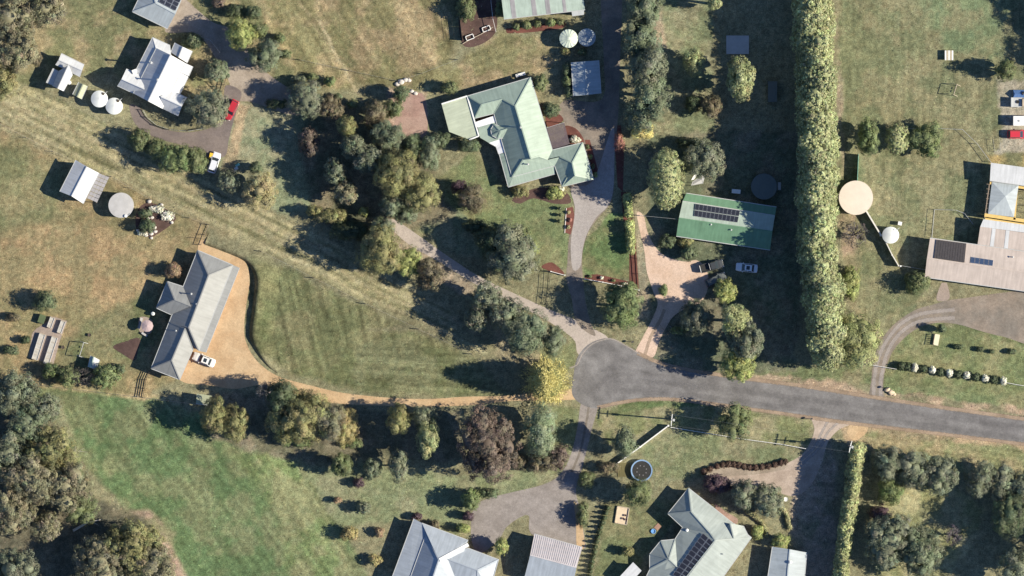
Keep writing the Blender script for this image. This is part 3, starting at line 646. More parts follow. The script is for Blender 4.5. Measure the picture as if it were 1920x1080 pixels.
# --- L shaped shed
s1, r1 = building('l_shaped_shed', 'white L-shaped shed left of the white farmhouse', 'shed', [
 [([(110,112,3.3),(154,132,3.3),(158,121,2.9),(115,100,2.9)],), ([(110,112,3.3),(154,132,3.3),(150,144,2.7),(104,121,2.7)],)],
 [([(99.6,128,2.4),(112,134,2.7),(101,161,2.7),(86.5,155,2.4)],)],
 [([(129,122,4.0),(108.5,166,4.0),(98,161,2.75),(110,133,2.75)],), ([(129,122,4.0),(135,137,3.4),(136,140,2.8),(119,171,2.8),(108.5,166,4.0)],)]], M_white, M_wall)
MB().lathe(P(130, 155), [(.45, 0), (.45, 1.5), (.35, 1.65), (.001, 1.7)], 14).build('rain_barrel', M_tank, s1)
building('garden_shed', 'small olive-cream garden shed beside the white L-shaped shed', 'shed', [
 [([(156,158,2.5),(145,182,2.5),(136,177,2.0),(147.5,154,2.0)],), ([(156,158,2.5),(164,161.5,2.0),(153,186,2.0),(145,182,2.5)],)]], M_olive, M_wall, openings=False)
def tank(name, x, y, r, h, label, m, prof='cone', ribs=0, hatch=None, group=None):
    c = P(x, y); t = thing(name, c, label, 'water tank', group); R = r * S
    MB().lathe(c, [(R, 0), (R, h), (R * 1.015, h + .01), (R * 1.015, h + .05)], 36).build('tank_wall', m, t, smooth=False)
    rf = MB()
    if prof == 'cone': rf.lathe(c, [(R * 1.02, h + .04), (R * .7, h + .28), (R * .3, h + .48), (.01, h + .55)], 36)
    else: rf.lathe(c, [(R * 1.02, h + .04), (R * .6, h + .10), (.01, h + .13)], 36)
    ro = rf.build('tank_roof', m, t, smooth=(prof == 'cone' and not ribs))
    for i in range(ribs):
        a = 2 * math.pi * i / ribs; d = Vector((math.cos(a), math.sin(a), 0))
        MB().beam(c + d * R + Vector((0, 0, h + .10)), c + Vector((0, 0, h + .62)), .10, .16).build('roof_rib', m, ro)
    if hatch:
        q = P(hatch[0], hatch[1], h + .2); MB().lathe(q, [(.32, -.2), (.32, .12), (.001, .16)], 14).build('hatch', M_darktim if hatch[2] else M_trim, ro)
        MB().beam(q + Vector((.3, 0, -.1)), q + Vector((.9, .5, -.1)), .12, .12).build('inlet_pipe', M_gut, ro)
    return t
tank('water_tank', 187.5, 186, 15.5, 2.3, 'left one of the two white domed water tanks', M_tank, hatch=(193, 176, 1), group='white domed tanks by the farmhouse')
tank('water_tank', 215, 199.5, 15.5, 2.3, 'right one of the two white domed water tanks', M_tank, hatch=(221, 189, 1), group='white domed tanks by the farmhouse')
tank('water_tank', 228, 385, 23.2, 2.2, 'grey flat topped round concrete tank beside the rock garden', M_conc, 'flat', hatch=(236, 405, 0))
tank('water_tank', 1066, 73, 17, 2.5, 'sunlit ribbed pale tank below the big top shed', M_tankg, ribs=16)
tank('water_tank', 1100, 71, 16.5, 2.5, 'shaded ribbed tank right of the sunlit ribbed tank', M_paleblue, ribs=16)
tank('water_tank', 1604, 371, 31.5, 2.1, 'big tan flat topped round tank against the tall hedge', M_tan, 'flat')
tank('water_tank', 1669, 441, 15.5, 2.2, 'small white round tank halfway along the cream wall', M_tank, hatch=(1678, 432, 0))
tank('water_tank', 1432, 350, 24, 2.0, 'large dark green tank in deep shade behind the green shed house', M_greentank, 'flat')
# --- gable shed with lean-to
sE, rE = building('gable_shed', 'pale gable shed with grey slatted lean-to in the left paddock', 'shed', [
 [([(163,312.5,3.9),(134.5,368,3.9),(112,359,2.8),(142,300,2.8)],), ([(163,312.5,3.9),(186,324.5,2.8),(156,382,2.8),(134.5,368,3.9)],)]], M_white, M_wallg)
for i in range(7):
    for j in range(3):
        a, b, c, d = P(186, 324.5, 2.7), P(205, 332, 2.35), P(182, 380, 2.35), P(163, 372, 2.7)
        def at(u, v): return (a * (1 - u) + b * u) * (1 - v) + (d * (1 - u) + c * u) * v
        MB().slab([at(j / 3 + .01, i / 7 + .008), at((j + 1) / 3 - .01, i / 7 + .008), at((j + 1) / 3 - .01, (i + 1) / 7 - .008), at(j / 3 + .01, (i + 1) / 7 - .008)], .05).build('lean_to_panel', M_sky, rE)
for q in ((205, 332), (182, 380)):
    p = P(*q); MB().tube(p, p + Vector((0, 0, 2.35)), .07, .07, 6).build('lean_to_post', M_timber, sE)
# --- grey hip-roofed house
G, Gr = building('grey_house', 'long grey hip roofed house beside the orange sand drive', 'house', [
 [([(370.5,469,2.8),(437,497,2.8),(391,516,5.0)],),
  ([(391,516,5.0),(437,497,2.8),(373,658,2.8),(354,614,5.0)],),
  ([(370.5,469,2.8),(391,516,5.0),(354,614,5.0),(317,604,2.8)],),
  ([(354,614,5.0),(373,658,2.8),(317,604,2.8)],)],
 [([(437,497,2.72),(449,502,2.4),(386,661,2.4),(373,658,2.72)],)],
 [([(347,616,4.8),(322,675.5,4.8),(283,691,2.8),(317,604,2.8)],), ([(347,616,4.8),(362,655,2.8),(337,712,2.8),(322,675.5,4.8)],),
  ([(322,675.5,4.8),(337,712,2.8),(283,691,2.8)],), ([(347,616,4.8),(362,655,2.8),(317,604,2.8)],)],
 [([(327.5,562,4.65),(313.6,527.5,2.8),(293,577.5,2.8)],), ([(327.5,562,4.65),(313.6,527.5,2.8),(343,537,2.8),(358,574,4.7)],),
  ([(327.5,562,4.65),(358,574,4.7),(320.5,590,2.8),(293,577.5,2.8)],)],
], M_grey, M_brick)
flue(G, 359, 551, 4.1, 1.0); flue(G, 368, 570, 4.6, .3, .1); flue(G, 330, 620, 4.0, .5, .1)
# --- green house
H, Hr = building('green_house', 'large pale green hip roofed house in the middle of the picture', 'house', [
 [([(876,180,2.8),(995,145,2.8),(966,199,5.35),(942,186,4.2),(902.6,196,4.2)],),
  ([(995,145,2.8),(1036,281,2.8),(1027,299,3.55),(1010,293,4.45),(995,297,5.35),(966,199,5.35)],),
  ([(942,186,4.2),(966,199,5.35),(995,297,5.35),(981,299,4.5),(960,332,2.8),(926,213,2.8)],),
  ([(902.6,196,4.2),(942,186,4.2),(926,213,2.8),(890,222,2.8)],), ([(876,180,2.8),(902.6,196,4.2),(890,222,2.8)],),
  ([(981,299,4.5),(995,297,5.35),(1010,293,4.45)],),
  ([(981,299,4.5),(1010,293,4.45),(1027,299,3.55),(1049,294,3.55),(1040,311,2.8),(960,332,2.8)],)],
 [([(962,332,2.72),(1040,311.5,2.72),(1041,326,2.45),(953,351,2.45)],)],
 [([(936,289,2.4),(946,287,2.72),(962,332,2.72),(953,351,2.4)],)],
 [([(1036,281,2.8),(1093,267,2.8),(1073,305,4.6),(1049,294,3.55),(1027,299,3.55)],), ([(1093,267,2.8),(1113,336,2.8),(1078,329,4.6),(1073,305,4.6)],),
  ([(1049,294,3.55),(1073,305,4.6),(1078,329,4.6),(1064,333,3.55),(1054,350,2.8),(1040,311,2.8)],), ([(1064,333,3.55),(1078,329,4.6),(1113,336,2.8),(1054,350,2.8)],)],
 [([(896,239,2.55),(931,229,2.7),(940,260,2.7),(917,268,2.5),(900,258,2.5)],)],
 [([(891,229,2.5),(926,217,2.66),(930,229,2.66),(896,240,2.5)], M_clear)],
 [([(917,268,2.45),(939,260,2.66),(946,286,2.66),(935,289,2.4),(930,275,2.4)], M_clear)],
 [([(920,243,3.0),(926,233,3.0),(938,246,3.9)],), ([(926,233,3.0),(936,236,3.0),(951,242,3.85),(938,246,3.9)],), ([(938,246,3.9),(951,242,3.85),(944,259,3.0),(933,260,3.0)],), ([(933,260,3.0),(922,254,3.0),(938,246,3.9)],), ([(922,254,3.0),(920,243,3.0),(938,246,3.9)],)],
], M_green, M_brick)
flue(H, 976, 239, 5.2, .5); flue(H, 990, 308, 4.2, .5)
v, vr = building('flat_verandah', 'cream-green flat verandah roof with white edges left of the green house', 'verandah', [
 [([(828,195,2.6),(876,180,2.75),(898,255,2.75),(880,262,2.65),(842,247,2.6)],)]], M_cream, M_wall, openings=False, gutters=False)
for a, b in (((828,195),(876,180)), ((876,180),(898,255)), ((898,255),(880,262))):
    MB().beam(P(*a, 2.82), P(*b, 2.86), .28, .16).build('white_fascia', M_trim, vr)
c0 = P(1047, 255); pg = thing('pergola', c0, 'brown slatted pergola against the right side of the green house', 'pergola')
qa, qb, qc, qd = P(1025,240,2.5), P(1058,230,2.5), P(1068,269,2.5), P(1037,281,2.5)
M_perg = mat('purple_brown_slat', (.12,.095,.105), .8, .2, 3)
for i in range(22): 
    u = (i + .5) / 22; MB().beam(qa.lerp(qb, u), qd.lerp(qc, u), .14, .05).build('slat', M_perg, pg)
for i in range(4):
    u = i / 3; MB().beam(qa.lerp(qd, u) - Vector((0, 0, .1)), qb.lerp(qc, u) - Vector((0, 0, .1)), .12, .14).build('beam', M_trim if i == 0 else M_perg, pg)
for q in (qa, qb, qc, qd): MB().beam(Vector((q.x, q.y, 0)), q - Vector((0, 0, .12)), .12, .12).build('post', M_timber, pg)
# --- big top shed
sI, rI = building('skylight_shed', 'big pale shed with grey skylight strips at the top edge', 'shed', [
 [([(945,36,3.4),(1097,18.5,3.4),(1088,-48,4.6),(937,-30,4.6)],), ([(1088,-48,4.6),(937,-30,4.6),(929,-96,3.4),(1079,-114,3.4)],)],
 [([(1071,17,3.2),(1095,14,3.2),(1095,27,2.9),(1073,30,2.9)], M_offwhite)]], M_fadegreen, M_wallg)
lines_on(rI, ((945,36,3.4),(1097,18.5,3.4),(1088,-48,4.6),(937,-30,4.6)), [(.10,.155),(.355,.41),(.525,.58),(.735,.775)], 1, M_sky, 'skylight')
# --- small shaded shed
building('shaded_shed', 'blue-grey square shed in the windbreak shade below the ribbed tanks', 'shed', [
 [([(1097,115,3.2),(1100,178,3.2),(1075,180,2.5),(1071,117,2.5)],), ([(1097,115,3.2),(1123,113,2.5),(1127,175,2.5),(1100,178,3.2)],)]], M_paleblue, M_wallg)
# --- green shed house with solar
L, Lr = building('green_shed_house', 'long green roofed house with a two row solar array', 'house', [
 [([(1287,362,2.7),(1456,388,2.7),(1453,404,3.1),(1280,377,3.1)], M_dgreen)],
 [([(1280,377,3.15),(1453,404,3.15),(1448,434,4.5),(1273,409,4.5)], M_fadegreen), ([(1273,409,4.5),(1448,434,4.5),(1444,469,2.8),(1268,443,2.8)], M_dgreen)]], M_dgreen, M_wall)
solar(Lr, ((1304,382,3.35),(1388,394.5,3.35),(1383,418,4.3),(1301,406,4.3)), 2, 11)
flue(L, 1333, 421, 4.0, .4, .1); flue(L, 1371, 431, 4.0, .4, .1)
# --- cream house on the right
M, Mr = building('cream_house', 'long cream roofed house with black mat and blue panels at the right edge', 'house', [
 [([(1744,446,3.0),(2010,484,3.0),(2003,522,3.9),(1738,484,3.9)],), ([(1738,484,3.9),(2003,522,3.9),(1998,557,3.0),(1734,520,3.0)],)],
 [([(1838,425,3.3),(2010,449,3.3),(2010,483,3.15),(1833,458,3.15)],)],
 [([(1844,411,3.6),(2010,434,3.6),(2010,448,3.4),(1838,425,3.4)], M_white)],
 [([(1858,305,3.6),(2010,326,3.6),(2010,361,3.3),(1856,339,3.3)], M_white)],
], M_pinkroof, M_wall)
q = [P(1755,449,3.1), P(1812,456.5,3.1), P(1808.5,492.5,3.95), P(1751,484,3.95)]
for i in range(12):
    a, b = q[0].lerp(q[1], i / 12 + .004), q[0].lerp(q[1], (i + 1) / 12 - .004); c, d = q[3].lerp(q[2], (i + 1) / 12 - .004), q[3].lerp(q[2], i / 12 + .004)
    MB().slab([p + Vector((0, 0, .10)) for p in (a, b, c, d)], .05).build('heating_mat_strip', M_black, Mr)
M_pv2 = mat('blue_solar_cell', (.045,.07,.13), .2, .1, spec=.5)
_pv = M_pv; M_pv = M_pv2
solar(Mr, ((1820,481,3.55),(1863,487.5,3.55),(1861.5,499.5,3.85),(1818.5,493.5,3.85)), 1, 5, .06)
M_pv = _pv
lines_on(Mr, ((1838,425,3.3),(2010,449,3.3),(2010,483,3.15),(1833,458,3.15)), [(.13,.17),(.28,.32)], 1, M_white, 'pale_sheet', .04)
flue(M, 1899, 482, 3.5, .4, .1)
gz = thing('shade_canopy', P(1881, 372), 'grey peaked canopy in the yellow framed courtyard of the cream house', 'canopy')
ap = (1885, 368, 3.5); cs = [(1860,341,2.9),(1910,347.5,2.9),(1901,407,2.9),(1852.5,401,2.9)]
fr = None
for i in range(4):
    f = roof_face('canopy_panel', [P(*cs[i]), P(*cs[(i + 1) % 4]), P(*ap)], M_paleblue, gz, .04)
    p = P(cs[i][0], cs[i][1]); MB().tube(p, p + Vector((0, 0, 2.9)), .06, .06, 6).build('post', M_dark_metal, gz)
cf = thing('courtyard_frame', P(1880, 400), 'yellow timber frame with grey slats beside the canopy of the cream house', 'pergola')
for a, b, w in (((1846,403),(1960,420),.7), ((1847,410),(1960,427),.35), ((1907,348),(1902,412),.45), ((1856,343),(1960,358),.5), ((1936,352),(1931,416),.3)):
    MB().beam(P(*a, 2.75), P(*b, 2.75), w, .16).build('beam', M_yellow, cf)
for i in range(7):
    MB().beam(P(1850 - i * .35, 345 + i * 9, 2.7), P(1857 - i * .5, 346 + i * 9, 2.7), .1, .1).build('slat', M_timber, cf)
MB().beam(P(1856, 340, 2.6), P(1846, 410, 2.6), .2, .2).build('beam', M_timber, cf); MB().beam(P(1861, 341, 2.6), P(1851, 403, 2.6), .15, .2).build('beam', M_timber, cf)
for i in range(5): 
    MB().beam(P(1910, 356 + i * 13, 2.7), P(1960, 363 + i * 13, 2.7), .08, .1).build('wire_rail', M_darktim, cf)
for q in ((1847,407), (1907,350), (1902,412), (1857,342)): p = P(*q); MB().beam(p, p + Vector((0, 0, 2.7)), .14, .14).build('post', M_yellow, cf)
# --- blue grey house, bottom
O, Or = building('blue_grey_house', 'blue-grey hip roofed house cut by the bottom edge', 'house', [
 [([(799,1001,3.35),(822.6,1049.7,5.6),(806,1100,5.6),(765,1095,3.35)],), ([(791,980.6,2.9),(878,1013,2.9),(872,1024,3.3),(822.6,1049.7,5.6),(799,1001,3.35)],),
  ([(822.6,1049.7,5.6),(872,1024,3.3),(880,1060,3.0),(860,1120,2.8),(806,1100,5.6)],)],
 [([(776,972.5,2.6),(791,980.6,2.9),(800,1002,3.3),(766,1094,3.3),(733,1088,2.6)],)],
 [([(838,1048,4.7),(895,1069,4.7),(935,1049,2.8),(876,1027,2.8)],), ([(838,1048,4.7),(895,1069,4.7),(896,1110,2.8),(858,1105,2.8)],), ([(895,1069,4.7),(935,1049,2.8),(918,1110,2.8),(896,1110,2.8)],)],
], M_blue, M_brick)
MB().beam(P(878, 1021, 3.15), P(824, 1050, 5.6), .75, .12).build('valley_gutter', M_white, Or)
Q, Qr = building('ribbed_carport', 'ribbed grey carport on the bottom gravel yard', 'carport', [
 [([(1002,1001,3.0),(1092,1026,3.0),(1081,1064,4.1),(994,1040.5,4.1)], M_ribbed), ([(994,1040.5,4.1),(1081,1064,4.1),(1072,1104,2.9),(984,1080,2.9)], M_blue)]], M_ribbed, M_wallg)
a, b, c, d = P(1002,1001,3.0), P(1092,1026,3.0), P(1081,1064,4.1), P(994,1040.5,4.1)
for i in range(1, 24):
    u = i / 24; MB().beam(a.lerp(b, u) + Vector((0, 0, .04)), d.lerp(c, u) + Vector((0, 0, .04)), .07, .09).build('roof_rib', M_ribbed, Qr)
# --- sage house, bottom right of centre
Pn, Pr = building('sage_house', 'sage grey hip roofed house with a long solar array at the bottom edge', 'house', [
 [([(1341,1013,5.2),(1280,1091,5.2),(1350,1090,2.9),(1409,1008,2.8)],), ([(1341,1013,5.2),(1409,1008,2.8),(1376,981,2.8),(1325,990,4.6)],),
  ([(1341,1013,5.2),(1280,1091,5.2),(1225,1072,2.7),(1280,989,2.7)],), ([(1341,1013,5.2),(1325,990,4.6),(1280,989,2.7)],)],
 [([(1291,915,2.8),(1252,963,2.8),(1296,959,4.9)],), ([(1291,915,2.8),(1296,959,4.9),(1333,1001,4.9),(1376,982,2.8)],), ([(1252,963,2.8),(1280,989,2.8),(1333,1001,4.9),(1296,959,4.9)],)],
 [([(1254,1048,4.6),(1239,1013.6,2.8),(1266,1011,2.8)],), ([(1254,1048,4.6),(1266,1011,2.8),(1270,1063,4.2)],), ([(1254,1048,4.6),(1218,1039,2.8),(1239,1013.6,2.8)],),
  ([(1254,1048,4.6),(1218,1067,2.8),(1218,1039,2.8)],), ([(1254,1048,4.6),(1270,1063,4.2),(1240,1085,3.0),(1218,1067,2.8)],)],
 [([(1369,981,4.0),(1376,1010,4.0),(1364,1024,3.4),(1361,990,3.2)],), ([(1369,981,4.0),(1394,986,2.9),(1406,1010,2.9),(1376,1010,4.0)],)],
 [([(1219,1066,2.75),(1271,1064,4.3),(1262,1135,4.3),(1186,1135,2.75)],)],
], M_sage, M_brick)
solar(Pr, ((1318,999,4.35),(1340,1018,5.15),(1284,1090,5.15),(1261,1078,4.35)), 10, 2, .05, .12)
p = P(1288, 994, 3.0); MB().lathe(p, [(.35, -.6), (.35, .2), (.2, .4), (.001, .45)], 14).build('roof_vent', M_trim, Pr)
for x, y in ((1356, 1039), (1316, 1072)): p = P(x, y, 4.2); MB().tube(p - Vector((0, 0, .4)), p + Vector((0, 0, .35)), .1, .1, 7).build('vent_pipe', M_gut, Pr)
building('white_porch', 'small white roofed porch at the bottom left corner of the sage house', 'porch', [[([(1187,1054,2.6),(1203,1070,2.6),(1180,1096,2.4),(1163,1080,2.4)],)]], M_white, M_wall, openings=False)
R, Rr = building('grey_gable_shed', 'grey gable shed at the bottom edge left of the narrow hedge', 'shed', [
 [([(1481,1030,3.6),(1474,1110,3.6),(1436,1105,2.6),(1448,1025,2.6)],), ([(1481,1030,3.6),(1513,1036,2.7),(1506,1115,2.7),(1474,1110,3.6)],)]], M_paleblue, M_wallg)
p = P(1482, 1054, 3.6); MB().lathe(p, [(.25, -.3), (.25, .3), (.35, .35), (.001, .5)], 12).build('roof_vent', M_trim, Rr)
# --- tiny sheds
building('small_lean_shed', 'tiny olive shed on the fence line under the shrubs left of the sand drive', 'shed', [[([(369,738,2.1),(397,742,2.2),(394,760,2.0),(367,757,1.9)],)]], M_olive, M_wallg, openings=False)
building('play_house', 'tiny pale blue-green cubby roof at the edge of the lower left shrubs', 'cubby house', [[([(176,669,2.2),(171,690,2.2),(165,688,1.8),(170,667,1.8)],), ([(176,669,2.2),(187,675,1.8),(180,694,1.8),(171,690,2.2)], M_white)]], M_fadegreen, M_wall, openings=False)
# ------------------------------------------------------------------ vegetation
M_leaf = attr_mat('foliage', 0.6, translucent=0.16, f1=(.8, .10), f2=(5, .10), spec=.25)
M_bark = mat('bark', (.16,.125,.095), .9, .25, 3)
M_pbark = mat('pale_bark', (.42,.38,.33), .85, .2, 3)
_ico = None
def ico():
    global _ico
    if _ico is None:
        bm = bmesh.new(); bmesh.ops.create_icosphere(bm, subdivisions=2, radius=1.0)
        _ico = (np.array([v.co[:] for v in bm.verts]), np.array([[v.index for v in f.verts] for f in bm.faces])); bm.free()
    return _ico
def unit(v): return v / np.maximum(np.linalg.norm(v, axis=-1, keepdims=True), 1e-6)
def leaves(cen, nrm, size, elong, rng, col, cvar):
    """kite-shaped leaf sprays: cen (n,3), nrm (n,3)"""
    n = len(cen); r = unit(rng.normal(size=(n, 3))); t = unit(np.cross(nrm, r)); b = np.cross(nrm, t)
    s = size * rng.uniform(.6, 1.35, (n, 1))
    V = np.stack([cen - t * s * elong, cen - b * s * .5, cen + t * s * elong, cen + b * s * .5], 1)
    c = np.clip(col * (1 + rng.normal(size=(n, 1)) * cvar) , .006, .9)
    return V.reshape(-1, 3), np.repeat(c, 4, 0)
def crown_mesh(name, lobes, leaf, col, rng, cvar=.16, clump=.8, dens=1.0, elong=.75, gap=0.0, core=.68, zmin=-.45, spread=.30, tint=.16, out=.9, up=.08):
    col = np.asarray(col); VS = []; CS = []; QF = []; CV = []; CF = []; CC = []; nv = 0; ncv = 0
    L = np.array(lobes)
    for (cx, cy, cz, rx, ry, rz) in lobes:
        rm = (rx * ry * rz) ** (1 / 3); rc = np.clip(clump, .12, max(.16, .42 * rm))
        area = 4 * math.pi * ((rx * ry) ** 1.6 / 3 + (rx * rz) ** 1.6 / 3 + (ry * rz) ** 1.6 / 3) ** (1 / 1.6) * .78
        nc = max(8, int(area / (rc * rc * 2.0)))
        d = unit(rng.normal(size=(nc * 2, 3))); d = d[d[:, 2] > zmin][:nc]
        if gap: d = d[rng.uniform(size=len(d)) > gap]
        R = np.array([rx, ry, rz]); c = np.array([cx, cy, cz]) + d * R * rng.uniform(.74, 1.06, (len(d), 1))
        # drop clumps buried in other lobes
        bad = np.zeros(len(c), bool)
        for l in L:
            q = (c - l[:3]) / l[3:]; bad |= (np.sum(q * q, 1) < .55)
        c = c[~bad]; d = d[~bad]
        if not len(c): continue
        nl = max(6, int(10 * dens * (rc / leaf) ** 1.45 * .55))
        k = len(c); rcl = rc * rng.uniform(.65, 1.25, (k, 1, 1))
        e = unit(rng.normal(size=(k, nl, 3))); 
        e[..., 2] = np.abs(e[..., 2]) * .9 - .15 * rng.uniform(size=(k, nl))
        e = unit(e + .5 * (d / R * rm)[:, None, :])
        cen = c[:, None, :] + e * rcl * rng.uniform(.55, 1.0, (k, nl, 1))
        on = unit(d / R)
        nr = unit(e * 1.0 + on[:, None, :] * out + rng.normal(size=(k, nl, 3)) * spread + np.array([0, 0, up]))
        tc = col * (1 + rng.normal(size=(k, 1)) * tint) * (1 + rng.normal(size=(k, 3)) * .05) * (.72 + .56 * vnoise(c[:, 0] / 1.7 + 50 + L[0, 3] * 7, c[:, 1] / 1.7 + 50, 5))[:, None]
        v, cc = leaves(cen.reshape(-1, 3), nr.reshape(-1, 3), leaf, elong, rng, np.repeat(tc, nl, 0), cvar)
        VS.append(v); CS.append(cc)
        if core:
            iv, jf = ico(); w = 1 + .12 * np.sin(iv[:, :1] * 5 + cx) * np.cos(iv[:, 1:2] * 5 + cy)
            v = iv * R * core * w + np.array([cx, cy, cz]); v[:, 2] = np.maximum(v[:, 2], .02)
            CV.append(v); CF.append(jf + ncv); CC.append(np.tile(col, (len(v), 1))); ncv += len(v)
    V = np.concatenate(VS); Cc = np.concatenate(CS); V[:, 2] = np.maximum(V[:, 2], .02)
    nq = len(V) // 4; q = np.arange(nq) * 4
    T = np.concatenate([np.stack([q, q + 1, q + 2], 1), np.stack([q, q + 2, q + 3], 1)])
    if CV: T = np.concatenate([T, np.concatenate(CF) + len(V)]); V = np.concatenate([V] + CV); Cc = np.concatenate([Cc] + CC)
    return np_mesh(name, V, T, M_leaf, np.clip(Cc, .004, .9))
def lobes_for(kind, rx, ry, h, rng):
    r = (rx * ry) ** .5
    if kind in ('dense', 'ball'):
        zb = .08 * h; return [(0, 0, (h + zb) / 2, rx * .9, ry * .9, (h - zb) / 2 * .97)]
    if kind == 'bush':
        out = [(0, 0, h * .42, rx * .62, ry * .62, h * .5)]
        for i in range(4):
            a = i * 1.6 + rng.uniform(0, 1.2); out.append((math.cos(a) * rx * .42, math.sin(a) * ry * .42, h * rng.uniform(.32, .48), rx * .5, ry * .5, h * rng.uniform(.34, .46)))
        return out
    if kind == 'cone':
        out = []; n = 5
        for i in range(n):
            t = i / (n - 1); out.append((rng.normal() * .06 * rx, rng.normal() * .06 * ry, h * (.16 + .70 * t), rx * (.92 - .68 * t), ry * (.92 - .68 * t), h * .15))
        return out
    if kind == 'column':
        out = []; m = max(2, int(max(rx, ry) / min(rx, ry) * 1.5))
        for i in range(m):
            t = (i + .5) / m * 2 - 1; a = (rx * .55 * t, 0) if rx > ry else (0, ry * .55 * t); k = min(rx, ry)
            out.append((a[0], a[1], h * .52, min(rx, k * 1.05), min(ry, k * 1.05) if ry < rx else ry * .5, h * .46 * (1 - .12 * abs(t))))
        return out
    out = []; n = 7 if kind != 'gum' else 9
    zb = h * (.20 if kind == 'gum' else .06); hz = (h - zb) / 2; zc = zb + hz
    k = .48 if kind == 'round' else .40
    out.append((0, 0, zc + hz * .12, rx * .56, ry * .56, hz * .82))
    for i in range(n):
        a = 2 * math.pi * (i + rng.uniform(-.3, .3)) / n; u = rng.uniform(.46, .60)
        s = k * rng.uniform(.82, 1.1)
        out.append((math.cos(a) * rx * u, math.sin(a) * ry * u, zc + hz * rng.uniform(-.45, .32), rx * s, ry * s, hz * rng.uniform(.42, .6)))
    return out
TREE_N = 0
NAMES = {'round': ('broadleaf_tree', 'tree'), 'gum': ('gum_tree', 'gum tree'), 'cone': ('conifer_tree', 'conifer'), 'dense': ('clipped_conifer', 'conifer'), 'column': ('broadleaf_tree', 'tree'), 'bush': ('shrub', 'shrub'), 'ball': ('round_shrub', 'shrub'), 'bare': ('bare_tree', 'tree'), 'spiky': ('golden_conifer', 'conifer')}
PAL = dict(green=(.105,.125,.065), blue=(.115,.138,.095), olive=(.165,.162,.082), gum=(.165,.158,.108), gumb=(.130,.145,.105), yellow=(.46,.42,.19), lime=(.205,.23,.095), dark=(.058,.075,.045),
 copper=(.112,.090,.078), brown=(.122,.108,.075), pale=(.235,.255,.14), purple=(.070,.048,.060), orange=(.22,.16,.11), vivid=(.118,.148,.072), white=(.62,.62,.54), straw=(.24,.215,.125), golden=(.23,.20,.10), red=(.22,.11,.095), dgreen=(.08,.102,.062))
